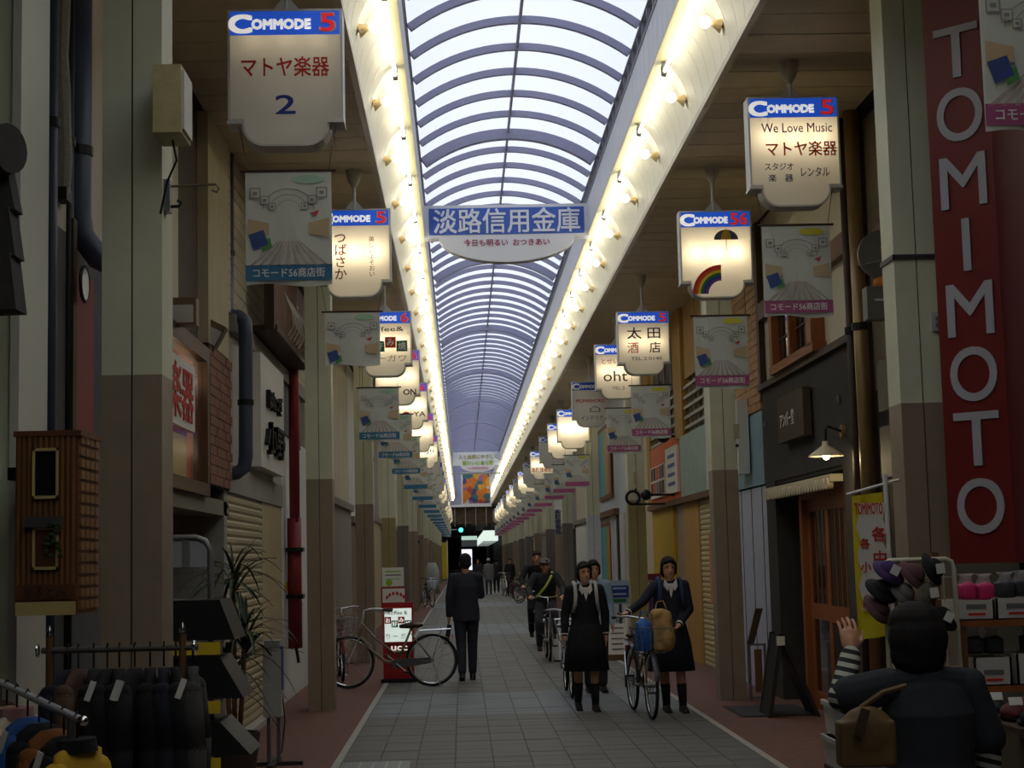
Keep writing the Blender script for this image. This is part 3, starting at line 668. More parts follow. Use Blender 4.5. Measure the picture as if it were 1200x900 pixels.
for i, (y, z) in enumerate(((14.75, 3.0), (18.35, 3.05))):
    t = thing('vent_cap', 'tiny steel cap on the black wall %s' % ('beside the brown corner post' if i == 0 else 'beside the tan brick wall'), 'cap', (XR, y, z)); MB().cyl((XR, y, z), (XR - .02, y, z), .035, n=12).build('cap', steel, t); MB().cyl((XR - .02, y, z), (XR - .035, y, z), .015, n=8).build('screw', steel, t)
# brick building
bb = thing('shop_building', 'tan brick building with pale blue panel beside the black shop', 'shop', (XR, 19.3, 0))
slab('backing', 1, 18.6, 22.25, 3.25, ZC, mat('tan_mortar', S(150, 120, 84), .9), bb, -.02, .3)
bricks(bb, 1, 18.62, 21.9, 3.27, ZC - .02, tan_brick, .30, .096, .012)
slab('blue_panel', 1, 18.62, 22.2, 2.40, 3.25, mat('pale_blue_panel', S(132, 164, 176), .5, var=.05), bb, .0, .1)
slab('white_door', 1, 18.62, 22.2, 0, 2.38, mat('lilac_white_panel', S(184, 188, 206), .5, var=.04), bb, -.02, .1)
for k in range(5): slab('door_groove', 1, 18.9 + k * .7, 18.92 + k * .7, 0, 2.38, seam_dark, bb, -.015, .01)
vs = thing('vertical_sign', 'narrow blank white vertical sign beside the blue panel', 'sign', (XR - .1, 20, 2.5)); a = aY(866, 555, 19.4); b = aY(876, 468, 19.4); B((a.x, 19.4, a.z), (b.x, 19.9, b.z)).build('case', white_plastic, vs); B((b.x, 19.5, (a.z + b.z) / 2), (XR, 19.6, (a.z + b.z) / 2 + .04)).build('bracket', steel, vs)
# shop with the mint panel, balcony rails, orange board
s3 = thing('shop_building', 'mustard shop front with mint panel, slatted balcony and orange fascia', 'shop', (XR, 26, 0))
mustard = mat('mustard_board', S(182, 142, 76), .7, var=.15, scale=6, stretch=(1, 1, .2))
shutter(s3, 1, 22.25, 23.8, 2.47, mat('cream_shutter', S(196, 178, 132), .5, var=.06), 0.0)
slab('shutter_marks', 1, 22.7, 22.95, .9, 1.9, mat('faded_orange_paint', S(206, 132, 88), .7), s3, .014, .01)
slab('mint_panel', 1, 22.3, 25.3, 2.47, 3.43, mat('mint_panel', S(156, 180, 166), .5, var=.10, scale=3), s3, .06, .1)
slab('yellow_pier', 1, 23.8, 25.35, 0, 2.47, mustard, s3, .02, .3)
slab('glass_panel', 1, 25.35, 26.7, 0, 2.47, mat('pinkish_glass', S(176, 150, 130), .3, var=.12), s3, -.03, .05)
slab('yellow_post', 1, 26.7, 29.6, 0, 2.47, mat('bright_yellow_panel', S(196, 160, 40), .6, var=.06), s3, .02, .3)
slab('sill', 1, 22.2, 29.7, 2.40, 2.49, brown_wood, s3, .10, .2)
ob = slab('orange_board', 1, 25.4, 29.5, 2.49, 3.50, mat('orange_board', S(206, 98, 44), .6, var=.06), s3, .04, .1)
slab('upper_wall', 1, 22.25, 33.6, 4.3, ZC, mat('mustard_tile_wall', S(178, 146, 92), .8, var=.12, scale=5), s3, .0, .3)
slab('dark_veranda', 1, 22.25, 29.6, 3.43, 4.3, dark_void, s3, -.35, .1)
slab('tan_post', 1, 24.9, 25.8, 3.43, ZC, mustard, s3, .06, .3); slab('white_post', 1, 22.25, 22.5, 2.47, ZC, white_wall, s3, .08, .2); slab('tan_post', 1, 29.4, 29.9, 2.49, ZC, mustard, s3, .05, .3)
for y0, y1 in ((22.5, 24.9), (25.8, 29.4)):
    for k in range(5): slab('rail_bar', 1, y0, y1, 3.52 + k * .155, 3.565 + k * .155, mat('pale_rail', S(170, 166, 152), .5), s3, .03, .03)
    y = y0 + .2
    while y < y1: slab('rail_post', 1, y, y + .03, 3.43, 4.25, mat('pale_rail', (0, 0, 0)), s3, .0, .03); y += .45
w3 = thing('window_3', 'tall window in the mustard upper wall', None, (XR, 27, 4.4), kind='structure')
for y in (26.4, 27.3, 28.2): slab('pane', 1, y, y + .75, 4.3, 5.1, dark_glass, w3, .012, .02); slab('frame', 1, y - .06, y, 4.28, 5.14, steel, w3, .03, .03)
for i, (y0, y1, z0, z1, kind) in enumerate(((25.55, 27.0, 2.6, 3.35, 0), (27.15, 29.2, 2.6, 3.15, 1))):
    t = thing('shop_board', ['white board with faint blue print on the orange fascia', 'collage board of small photos on the orange fascia'][i], 'sign', (XR, (y0 + y1) / 2, z0))
    slab('board', 1, y0, y1, z0, z1, paper, t, .08, .04)
    if kind == 0:
        for k in range(4): slab('print_line', 1, y0 + .3, y1 - .3, z0 + .12 + k * .15, z0 + .18 + k * .15, mat('pale_blue_ink', S(90, 110, 150), .6), t, .084, .004)
    else:
        for k in range(10): slab('photo', 1, y0 + .08 + (k % 5) * .39, y0 + .40 + (k % 5) * .39, z0 + .05 + (k // 5) * .26, z0 + .27 + (k // 5) * .26, [dark_wood, orange_ink, grey_ink, brown_ink][(k * 3) % 4], t, .084, .004)
def ball_lamp(label, u, v, Y, r, ring=False):
    c = aY(u, v, Y); t = thing('spot_lamp', label, 'lamp', (XR, Y, c.z))
    MB().tube([(XR, Y + .1, c.z), (c.x, Y, c.z)], .018, 6).build('arm', black_metal, t); MB().cyl((XR, Y + .1, c.z), (XR - .04, Y + .1, c.z), .07, n=12).build('wall_plate', dark_wood, t)
    if ring: MB().tube([c + Vector((r * math.cos(k * PI / 8), 0, r * math.sin(k * PI / 8) + r)) for k in range(16)], .025, 6, closed=True).build('ring', black_metal, t)
    else: MB().sphere(c, (r, r * 1.15, r), 14, 10).build('head', black_metal, t, smooth=True)
ball_lamp('black round spot lamp above the white board on the orange fascia', 777, 511, 25.9, .11)
ball_lamp('black round spot lamp below the collage board', 757, 580, 26.2, .09)
ball_lamp('black ring on an arm beside the olive clad pillar', 742, 591, 27.0, .11, True)
# cream and white fronts beyond
s4 = thing('shop_building', 'white shop front with rainbow picture panels past the olive clad pillar', 'shop', (XR, 37, 0))
slab('cream_wall', 1, 29.7, 33.7, 0, 4.3, mat('pinkish_cream', S(206, 190, 160), .8, var=.05), s4, .0, .3); slab('white_wall', 1, 33.7, 41.2, 0, ZC, mat('cool_white', S(196, 202, 210), .7, var=.05), s4, .0, .3)
slab('canopy', 1, 36, 41, 2.52, 2.66, brown_wood, s4, .12, .2); slab('dark_gap', 1, 41.2, 44, 0, ZC, dark_void, s4, -.2, .3)
for k in range(4): slab('shop_post', 1, 34.6 + k * 1.5, 34.9 + k * 1.5, 0, 2.52, [cream_wall, dark_wood, white_wall, cream_wall][k], s4, .04, .1)
def rainbow_mat():
    m = mat('rainbow_print', (1, 1, 1), .5); nt = m.node_tree; g = nt.nodes.new('ShaderNodeNewGeometry'); sp = nt.nodes.new('ShaderNodeSeparateXYZ'); nz = nt.nodes.new('ShaderNodeTexNoise'); nz.inputs['Scale'].default_value = 1.5
    ad = nt.nodes.new('ShaderNodeMath'); ad.operation = 'ADD'; mr = nt.nodes.new('ShaderNodeMapRange'); mr.inputs['From Min'].default_value = 37.4; mr.inputs['From Max'].default_value = 40.9
    rp = nt.nodes.new('ShaderNodeValToRGB'); el = rp.color_ramp.elements; el[0].color = (*S(120, 70, 40), 1); el[1].color = (*S(70, 90, 160), 1)
    for p, c in ((.35, S(200, 130, 70)), (.55, S(90, 170, 120)), (.75, S(80, 160, 190))): e = el.new(p); e.color = (*c, 1)
    nt.links.new(g.outputs['Position'], sp.inputs[0]); nt.links.new(g.outputs['Position'], nz.inputs['Vector']); nt.links.new(sp.outputs['Y'], ad.inputs[0]); nt.links.new(nz.outputs['Fac'], ad.inputs[1]); nt.links.new(ad.outputs[0], mr.inputs['Value']); nt.links.new(mr.outputs[0], rp.inputs['Fac']); nt.links.new(rp.outputs[0], nt.nodes['Principled BSDF'].inputs['Base Color']); return m
rb = rainbow_mat()
for i, (y0, y1, z0, z1) in enumerate(((37.2, 40.4, 3.05, 4.6), (37.9, 40.1, .75, 2.3))):
    t = thing('picture_panel', 'tall brown framed rainbow picture %s' % ('on the upper white wall' if i == 0 else 'under the brown canopy'), 'picture', (XR, (y0 + y1) / 2, z0))
    slab('frame', 1, y0 - .12, y1 + .12, z0 - .1, z1 + .1, brown_wood, t, .06, .06); slab('print', 1, y0, y1, z0, z1, rb, t, .065, .01)
fronts(1, [(44, 50, 2.6, white_wall, cream_wall), (50, 57, 2.5, dark_void, grey_wall), (57, 63, 2.6, brn, white_wall), (63, 72, 2.6, shp, cream_wall), (72, 80, 2.5, beige_wall, grey_wall), (80, 90, 2.6, dark_void, cream_wall), (90, 100, 2.6, shp, white_wall), (100, 116, 2.6, brn, cream_wall)], wr)
ck = thing('hanging_sign', 'white box sign with blue vertical clinic name far along the black shop side', 'sign', (3.2, 57, 2.4))
a = aY(640, 626, 57); b = aY(657, 597, 57)
B((a.x, 57, a.z), (b.x, 57.25, b.z)).build('case', white_plastic, ck); text('本\n町\n接\n骨\n院', .19, 'lettering', blue_ink, ck, (b.x - .12, 56.99, (a.z + b.z) / 2), bold=.02, line=.95); B((b.x, 57.1, b.z - .1), (XR, 57.15, b.z - .05)).build('bracket', steel, ck)
# gap between the black shop and the red board: pipes, disc, meter boxes
gp = thing('shop_building', 'dim narrow building with drain pipes between black shop and red sign', 'shop', (XR, 12.5, 0))
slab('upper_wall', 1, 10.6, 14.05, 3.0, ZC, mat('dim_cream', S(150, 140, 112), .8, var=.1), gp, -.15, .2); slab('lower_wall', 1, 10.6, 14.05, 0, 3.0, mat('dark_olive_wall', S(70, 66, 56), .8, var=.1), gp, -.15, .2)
MB().prism([(11.2, 4.62), (13.6, 4.10), (13.6, 4.30), (11.2, 4.80)], 'x', XR + .04, XR + .16).build('sloping_beam', brown_wood, gp)
for k in range(6): slab('louvre', 1, 11.3 + k * .4, 11.33 + k * .4, 3.1, 4.1, dark_wood, gp, -.12, .04)
for i, (y, z) in enumerate(((12.9, 2.75), (12.3, 2.75), (12.9, 2.2), (12.3, 2.2), (11.7, 2.4))): slab('meter_box', 1, y, y + .42, z, z + .42, mat('olive_box', S(104, 98, 78), .6), gp, .02, .15)
for i, (u, Y, r) in enumerate(((1004, 13.75, .062), (992, 14.0, .035))):
    x = aY(u, 300, Y).x; t = thing('drain_pipe', ['bronze drain pipe beside the black shop corner', 'thin dark pipe against the black shop corner post'][i], 'pipe', (x, Y, 0)); MB().tube([(x, Y, ZC), (x + .01, Y, .0)], r, 12).build('pipe_run', [mat('bronze_paint', S(140, 116, 76), .35, .3), dark_wood][i], t, smooth=True); MB().cyl((x, Y, 3.5), (x, Y, 3.56), r + .012, n=12).build('clamp', black_metal, t)
ds = thing('disc_sign', 'grey round disc bracketed behind the near black shop side pillar', 'disc', (3.4, 12.5, 4)); c = aY(1035, 298, 12.6)
MB().cyl(c, c + Vector((0, .04, 0)), .20, n=28).build('disc', mat('grey_disc', S(122, 120, 112), .5), ds); MB().cyl(c + Vector((-.02, -.02, .05)), c + Vector((.1, -.02, .05)), .012).build('bracket', steel, ds); B((c.x + .1, 12.6, c.z - .3), (XR + .2, 12.66, c.z - .25)).build('arm', steel, ds)
c2 = aY(1032, 354, 12.6); dd = thing('grey_case', 'grey rounded equipment case under the grey disc', 'case', (c2.x, 12.6, c2.z)); MB().box((c2.x - .12, 12.55, c2.z - .14), (XR + .1, 12.7, c2.z + .12)).build('case', mat('grey_disc', (0, 0, 0)), dd); B((c2.x - .06, 12.54, c2.z + .0), (c2.x + .1, 12.55, c2.z + .02)).build('slot', white_plastic, dd)
c3 = aY(1035, 332, 12.62); og = thing('orange_lamp', 'small round orange lamp between grey disc and grey case', 'lamp', c3); MB().sphere(c3, (.085, .06, .06), 14, 10).build('globe', mat('orange_plastic', S(214, 130, 50), .4), og, smooth=True); B((c3.x, 12.6, c3.z - .02), (XR + .1, 12.66, c3.z + .02)).build('arm', black_metal, og)
sm = thing('strap_band', 'steel strap wrapped around the near black shop side pillar', 'strap', (2.95, 10.2, 3.3))
z = aY(1075, 303, 10.18).z
for a, b in (((2.80, 10.185, z), (3.12, 10.2, z + .03)), ((2.80, 10.185, z), (2.812, 10.5, z + .03))): B(a, b).build('band', mat('dark_steel', S(84, 86, 90), .4, .7), sm)
MB().tube([(2.805, 10.25, z + .015), aY(1005, 312, 13.68)], .008, 5).build('wire', black_plastic, sm)
sp = thing('switch_plate', 'small grey switch plate on the near black shop side pillar', 'switch', (3.0, 10.2, 2.9)); c = aY(1098, 377, 10.19); B((c.x - .035, 10.18, c.z - .06), (c.x + .035, 10.2, c.z + .06)).build('plate', mat('pale_grey_plate', S(180, 182, 184), .5), sp)
for k in range(2): B((c.x - .012, 10.172, c.z - .035 + .04 * k), (c.x + .012, 10.18, c.z - .01 + .04 * k)).build('button', grey_panel, sp)
for i, (Y, u1, v1, u2, v2) in enumerate(((18.04, 860, 497, 866, 514), (27.29, 743, 553, 746, 568))):
    a = aY(u1, v2, Y - .0); b = aY(u2, v1, Y); t = thing('switch_plate', 'small switch plate high on the %s black shop side pillar' % ['second', 'olive clad'][i], 'switch', a); B((a.x, Y - .012, a.z), (b.x, Y, b.z)).build('plate', mat('cream_plate', S(170, 164, 140), .5), t); MB().cyl(((a.x + b.x) / 2, Y - .02, a.z - .08), ((a.x + b.x) / 2, Y, a.z - .08), .02, n=10).build('keyhole', black_metal, t)
# red corner board with white letters
rs = thing('corner_sign', 'tall dark red corner board with white vertical letters on the near corner', 'sign', (3.1, 9.9, 0))
A = Vector((3.02, 9.93, 0)); dirv = Vector((.72, -.69, 0)); nrm = Vector((-.69, -.72, 0))
red_board = mat('dark_red_board', S(112, 27, 25), .45, var=.06)
def rq(u, z, d): p = A + dirv * u + nrm * d; return Vector((p.x, p.y, z))
Lw = .46
q = MB()
q._add([rq(0, 1.52, .05), rq(Lw, 1.52, .05), rq(Lw, ZC, .05), rq(0, ZC, .05), rq(0, 1.52, 0), rq(Lw, 1.52, 0), rq(Lw, ZC, 0), rq(0, ZC, 0)], [(0, 1, 2, 3), (5, 4, 7, 6), (4, 0, 3, 7), (1, 5, 6, 2), (4, 5, 1, 0), (3, 2, 6, 7)])
q.build('board', red_board, rs)
fr_ = rq(Lw, 0, .05)
B((fr_.x - .03, 4.5, 1.52), (fr_.x + .02, fr_.y + .02, ZC)).build('return_board', mat('deep_red_board', S(84, 20, 19), .5, var=.06), rs)
zs = [aY(1132, 58, 9.7).z, aY(1137, 132, 9.7).z, aY(1138, 208, 9.65).z, aY(1140, 283, 9.65).z, aY(1144, 358, 9.6).z, aY(1148, 435, 9.6).z, aY(1151, 512, 9.6).z, aY(1155, 592, 9.6).z]
pale_letter = mat('pale_letter', S(172, 172, 180), .5)
for ch, z in zip('TOMIMOTO', zs): p = rq(.22, z, .055); text(ch, .47, 'letter', pale_letter, rs, p, xd=dirv, bold=.012, depth=.012, width=None if ch == 'I' else (.30 if ch != 'T' else .29))
B((3.36, 4.4, 0), (3.40, 9.6, 1.52)).build('lower_wall', mat('dark_shop_wall', S(86, 76, 64), .8), rs)
# ------------------------------------------------------------------ hanging shop signs, banners, overhead signs
acryl = backlit_mat('milky_acrylic', S(240, 238, 232), .80)
acryl_blue = mat('blue_header_unlit', S(40, 84, 190), .4); acryl_violet = mat('violet_header_unlit', S(96, 84, 190), .4)
lit_blue = mat('blue_header_lit', S(40, 84, 190), .4, emit=S(36, 84, 200), estr=.55); lit_violet = mat('violet_header_lit', S(96, 84, 190), .4, emit=S(110, 90, 200), estr=.55)
sign_case = mat('sign_case_paint', S(196, 196, 190), .4, var=.04)
WS, HS, NT, TW, DS = .355, .87, .16, .27, .09
def sign_outline(ins=0.0):
    r = .14; pts = [(-WS + ins, HS - ins), (-WS + ins, NT + ins), (-TW + ins, NT + ins)]
    for k in range(7): a = PI + k * PI / 12; pts.append((-TW + r + (r - ins) * math.cos(a), r + (r - ins) * math.sin(a)))
    for k in range(7): a = 1.5 * PI + k * PI / 12; pts.append((TW - r + (r - ins) * math.cos(a), r + (r - ins) * math.sin(a)))
    return pts + [(TW - ins, NT + ins), (WS - ins, NT + ins), (WS - ins, HS - ins)]
def ring_mesh():
    o, i = sign_outline(0), sign_outline(.014); n = len(o); q = MB()
    vs = [(x, y, z) for y in (-DS, DS) for x, z in o] + [(x, y, z) for y in (-DS, DS) for x, z in i]; fs = []
    for k in range(n):
        j = (k + 1) % n; fs += [(k, j, n + j, n + k), (2 * n + k, 3 * n + k, 3 * n + j, 2 * n + j), (k, 2 * n + k, 2 * n + j, j), (n + k, n + j, 3 * n + j, 3 * n + k)]
    q._add(vs, fs); me = q.mesh('case'); me.materials.append(sign_case); return me
def face_mesh(y):
    q = MB(); pts = sign_outline(.014); q.quad(*[(x, y, z) for x, z in pts]); me = q.mesh('face'); me.materials.append(acryl); return me
RING, FACE_F, FACE_B = ring_mesh(), face_mesh(-DS + .006), face_mesh(DS - .006)
def sub(name, me, p):
    o = bpy.data.objects.new(name, me); COL.objects.link(o); o.parent = p; return o
HEAD = {}
for nm, m in (('b', acryl_blue), ('v', acryl_violet), ('bl', lit_blue), ('vl', lit_violet)):
    HEAD[nm] = B((-WS + .016, -DS - .004, HS - .165), (WS - .016, -DS + .004, HS - .016)).mesh('header'); HEAD[nm].materials.append(m)
white_acryl = mat('white_header_letter', S(240, 240, 236), .5); lit_white = mat('white_header_letter_lit', S(240, 240, 236), .5, emit=(1, .97, .9), estr=.55)
CUP = MB().lathe([(.0, 0), (.022, 0), (.06, .07), (.075, .15), (.08, .17)], n=16).mesh('ceiling_cup'); CUP.materials.append(mat('cup_grey', S(186, 182, 168), .5)); CUP.shade_smooth()
GUS = MB().prism([(-.10, HS), (.10, HS), (.02, HS + .10), (-.02, HS + .10)], 'y', -.012, .012).mesh('gusset'); GUS.materials.append(sign_case)
LEDGE = B((-.05, -DS - .01, -.018), (.05, DS + .01, 0)).mesh('ledge'); LEDGE.materials.append(sign_case)
lit_red = mat('red_number_lit', S(200, 40, 44), .5, emit=S(220, 36, 50), estr=.5)
outline_ink = mat('pale_pink_outline', S(240, 200, 206), .6)
def hang_sign(x, y, z, label, lines, digit='5', watt=.9, head='b', hi=True, lampz=.45, cool=False):
    t = thing('hanging_sign', label, 'sign', (x, y, z), group='shop name signs hung from the ceiling', local=True)
    sub('case', RING, t); sub('face', FACE_F, t); sub('face', FACE_B, t); hd = sub('header', HEAD[head + ('l' if watt > .05 else '')], t); wa_ = lit_white if watt > .05 else white_acryl
    MB().cyl((0, 0, HS), (0, 0, ZC - z - .1), .018, n=8).build('pole', sign_case, t); c = sub('ceiling_cup', CUP, t); c.location = (0, 0, ZC - z - .17); sub('gusset', GUS, t)
    for s in (-1, 1): l = sub('ledge', LEDGE, t); l.location = (s * (WS - .045), 0, NT)
    f = -DS - .006
    text('C', .155, 'initial', wa_, t, (-.275, f, HS - .095), bold=.07, depth=.004, width=.13)
    text('OMMODE', .085, 'header_letters', wa_, t, (-.022 if len(digit) < 2 else -.045, f, HS - .098), bold=.08, depth=.004, width=.36 if len(digit) < 2 else .33)
    dx = .265 if len(digit) < 2 else .235
    if hi: text(digit, .165, 'number_edge', outline_ink, t, (dx, f, HS - .09), bold=.05, depth=.003, width=.095 if len(digit) < 2 else .17)
    text(digit, .16, 'number', lit_red if watt > .05 else red_ink, t, (dx, f - .003, HS - .09), bold=.022, depth=.004, width=.08 if len(digit) < 2 else .15)
    for (body, size, px, pz, w, ink, bold, line) in lines:
        text(body, size, 'lettering', ink, t, (px, f, pz), bold=bold, depth=.003, width=w, line=line)
    if watt:
        for sx in (-.20, 0, .20): point_light('sign_lamp', (0, 0, 0), watt * 2.1, (1, .95, .86) if cool else (1, .80, .50), .05, t).location = (sx, 0.02, lampz)
    return t
XSL, XSR = -1.03, 2.54
hang_sign(-1.035, 9.9, 4.175, 'large unlit shop sign with red music shop name and blue number two', [('マトヤ楽器', .135, 0, .50, .54, red_ink, .02, 1), ('2', .17, 0, .26, .12, blue_ink, .015, 1)], watt=.10, lampz=.70)
hang_sign(-.99, 15.63, 4.16, 'lit sign with brown brush writing つばさか behind the nearest blue banner', [('つ\nば\nさ\nか', .125, -.13, .40, None, brown_ink, .012, .95), ('美\nし\nい\nよ\nそ\nお\nい', .06, .17, .40, None, brown_ink, .0, .95)], watt=.62)
t = hang_sign(-.97, 21.4, 4.04, 'lit cafe sign with red and green squares behind the second blue banner', [('coffee&', .09, .0, .63, .5, black_ink, .008, 1), ('りーガワ', .10, .03, .24, .5, mat('ochre_ink', S(170, 130, 70), .6), .0, 1)], '6', watt=.55)
for k, (ch, m, dz) in enumerate((('お', orange_ink, .45), ('好', green_ink, .40), ('み', orange_ink, .45), ('焼', green_ink, .40))):
    x = -.225 + k * .15; B((x - .072, -DS - .008, dz - .072), (x + .072, -DS - .004, dz + .072)).build('square', m, t); text(ch, .11, 'lettering', white_acryl, t, (x, -DS - .010, dz), bold=.02, depth=.003)
hang_sign(-.97, 25.6, 4.06, 'lit sign with bold black letters ON behind the cafe sign', [('ON', .13, .19, .20, .2, black_ink, .03, 1), ('マ', .12, .0, .48, .1, brown_ink, .02, 1)], '6', watt=.6, head='v')
hang_sign(-.95, 30.4, 4.06, 'lit sign with black letters YA and violet header', [('YA', .13, .20, .28, .22, black_ink, .01, 1), ('●', .12, -.05, .28, .13, orange_ink, .03, 1)], '6', watt=.75, head='v', hi=False)
hang_sign(-.95, 36.6, 4.04, 'lit blank sign with violet header further along the music shop side', [], '6', watt=.75, head='v', hi=False)
hang_sign(-.95, 43.0, 4.02, 'lit sign with black letters Ju along the music shop side', [('Ju', .16, .15, .46, .2, black_ink, .02, 1)], '6', watt=.75, head='v', hi=False)
t = hang_sign(2.635, 12.3, 4.26, 'lit sign reading We Love Music with red music shop name', [('We Love Music', .105, .02, .62, .55, purple_ink, .006, 1), ('マトヤ楽器', .125, .05, .455, .55, orange_ink, .02, 1), ('スタジオ', .065, -.13, .315, .22, navy_ink, .008, 1), ('楽　器', .065, -.12, .225, .19, navy_ink, .008, 1), ('レンタル', .085, .15, .27, .22, navy_ink, .008, 1)], watt=.42, lampz=.55)
t = hang_sign(2.55, 15.7, 4.10, 'lit sign with small umbrella and rainbow picture', [], '56', watt=.62)
q = MB()
for k, m in enumerate(range(6)):
    q.mi = k; r0, r1 = .13 + k * .026, .156 + k * .026
    arcp = [(.16 - r * math.cos(a), .02 + r * math.sin(a)) for r, seq in ((r1, range(13)), (r0, range(12, -1, -1))) for a in [i * PI / 24 for i in seq]]
    q.quad(*[(x - .12, -DS - .006, z + .02) for x, z in arcp])
q.build('rainbow', [purple_ink, blue_ink, green_ink, yellow_ink, orange_ink, red_ink], t)
q = MB(); q.mi = 0
q.quad(*[(.10 + .12 * math.cos(a), -DS - .006, .575 + .10 * math.sin(a)) for a in [k * PI / 12 for k in range(13)]]); q.mi = 1
q.quad(*[(.10 + .05 * math.cos(a), -DS - .008, .575 + .10 * math.sin(a)) for a in [k * PI / 12 for k in range(13)]]); q.box((.097, -DS - .007, .47), (.103, -DS - .005, .69))
q.build('umbrella', [mat('slate_ink', S(90, 96, 116), .6), mat('gold_ink', S(214, 170, 50), .6)], t)
hang_sign(2.525, 21.9, 4.05, 'lit liquor shop sign with four large characters', [('太 田', .17, .0, .57, .45, black_ink, .015, 1), ('店', .16, .15, .37, .15, black_ink, .015, 1), ('酒', .16, -.15, .37, .15, orange_ink, .012, 1), ('TEL 2·0140', .065, .03, .22, .42, grey_ink, .006, 1)], watt=.36)
hang_sign(2.51, 25.45, 4.07, 'lit sign with letters oht half hidden by the liquor shop sign', [('oht', .24, -.04, .36, .38, black_ink, .004, 1), ('とせい', .10, -.12, .60, .26, orange_ink, .01, 1), ('TEL·2', .07, .0, .17, .2, grey_ink, .006, 1)], watt=.5)
hang_sign(2.51, 30.9, 4.07, 'unlit grey sign with red lettering above the word インテリア', [('MUMAIHOKO', .09, .0, .50, .55, red_ink, .03, 1), ('インテリア', .10, .02, .17, .42, black_ink, .008, 1), ('⌂', .16, .08, .34, .2, grey_ink, .0, 1)], watt=.0, hi=False)
hang_sign(2.50, 35.7, 3.98, 'brightly lit blank sign in front of a pale banner', [], watt=1.1, hi=False)
hang_sign(2.50, 39.7, 4.0, 'lit blank sign behind the brightest blank sign', [], watt=.8, hi=False)
hang_sign(2.50, 43.9, 4.0, 'unlit grey sign behind two lit blank signs', [], watt=0, hi=False)
hang_sign(2.50, 50, 4.0, 'lit sign with bold red clinic name', [('本町接骨院', .17, .0, .30, .62, red_ink, .03, 1)], watt=.6, hi=False)
FARW = [0, .8, 0, .9, .8, 0, .9, .7, .9, .8]
for s in (-1, 1):
    y = 49 if s < 0 else 56
    k = 0
    while y < 112:
        hang_sign(XSL + .06 if s < 0 else XSR - .03, y, 4.0, 'tiny far shop sign on the %s side' % ('music shop' if s < 0 else 'black shop'), [], '6', watt=FARW[k % 10] if s > 0 or k > 1 else 0, hi=False)['group'] = 'far signs on the %s side' % ('music shop' if s < 0 else 'black shop')
        y += 5.6; k += 1

# banners
cloth_white = backlit_mat('banner_cloth', S(226, 229, 222), .35)
band_blue = mat('banner_blue', S(58, 120, 156), .7); band_pink = mat('banner_pink', S(170, 86, 130), .7)
pr_line = mat('print_grey_line', S(150, 146, 140), .8); pr_ray = mat('print_ray', S(186, 170, 164), .8); pr_bag = mat('print_blue_bag', S(62, 84, 142), .8); pr_bag2 = mat('print_green_bag', S(92, 150, 84), .8); pr_oval = mat('print_pale_green', S(170, 206, 176), .8); pr_yel = mat('print_yellow', S(214, 208, 70), .8); pr_red = mat('print_red', S(200, 84, 84), .8); pr_tan = mat('print_pale_tan', S(198, 176, 140), .8)
BWD, BHT = .53, .715
def sheet_mesh(h, wav):
    q = MB(); nx = 8; rows = []
    for zz in (0, -h * .33, -h * .66, -h): rows.append([(-BWD / 2 + BWD * i / nx, abs(wav) * (1 + math.sin(i * 1.1 + zz * 4 + wav * 99)) * (-zz / h), zz + (.0 if zz > -h else .012 * math.sin(i * .8))) for i in range(nx + 1)])
    v = [p for r in rows for p in r]; n = nx + 1; N = len(v)
    v += [(x, y + .003, z) for x, y, z in v]
    f = [(r * n + i, (r + 1) * n + i, (r + 1) * n + i + 1, r * n + i + 1) for r in range(3) for i in range(nx)]
    q._add(v, f + [tuple(N + k for k in g)[::-1] for g in f]); me = q.mesh('sheet'); me.materials.append(cloth_white); return me
def print_mesh(pink, rays=9):
    q = MB(); F = -.006
    def poly(mi, pts, d=0): q.mi = mi; q.quad(*[(x, F - d, z) for x, z in pts])
    for a in range(rays):                                                  # floor rays
        x = -.24 + a * .06; poly(1, [(x * .25 - .004, -.44), (x * .25 + .004, -.44), (x + .012, -.60), (x - .012, -.60)])
    for k in range(3):                                                  # roof arches
        r = .07 + k * .045; pts = [(r * math.cos(t), -.24 + r * .8 * math.sin(t)) for t in [i * PI / 14 for i in range(15)]]
        poly(0, pts + [(x * .97, -.24 + (z + .24) * .96) for x, z in pts[::-1]])
    for sx in (-1, 1):                                                  # rows of little hanging boards
        for k, (bx, bz, bs) in enumerate(((.205, -.14, .034), (.145, -.185, .028), (.10, -.225, .022))):
            x = sx * bx; poly(0, [(x - bs, bz - bs), (x + bs, bz - bs), (x + bs, bz + bs), (x - bs, bz + bs)]); poly(8, [(x - bs * .8, bz - bs * .8), (x + bs * .8, bz - bs * .8), (x + bs * .8, bz + bs * .8), (x - bs * .8, bz + bs * .8)], .001); poly(0, [(x - bs * .4, bz - bs * .3), (x + bs * .4, bz - bs * .3), (x + bs * .4, bz + bs * .3), (x - bs * .4, bz + bs * .3)], .002)
        poly(7, [(sx * .25, -.30), (sx * .12, -.33), (sx * .12, -.40), (sx * .25, -.42)])
    poly(2, [(-.245, -.40), (-.155, -.37), (-.125, -.46), (-.215, -.50)], .001); poly(3, [(-.17, -.44), (-.115, -.42), (-.10, -.48), (-.16, -.51)], .0005)
    poly(5 if pink else 4, [(.12 + .10 * math.cos(t), -.055 + .028 * math.sin(t)) for t in [i * PI / 10 for i in range(20)]]); poly(6, [(.13, -.27), (.19, -.25), (.17, -.29)])
    me = q.mesh('picture_print')
    for m in (pr_line, pr_ray, pr_bag, pr_bag2, pr_oval, pr_yel, pr_red, pr_tan, cloth_white): me.materials.append(m)
    return me
SHEETS = [sheet_mesh(BHT, w) for w in (.008, .014, -.012)]; SHORT = sheet_mesh(.525, .01); PRN = [print_mesh(False), print_mesh(True), print_mesh(False, 0)]
BAND = []
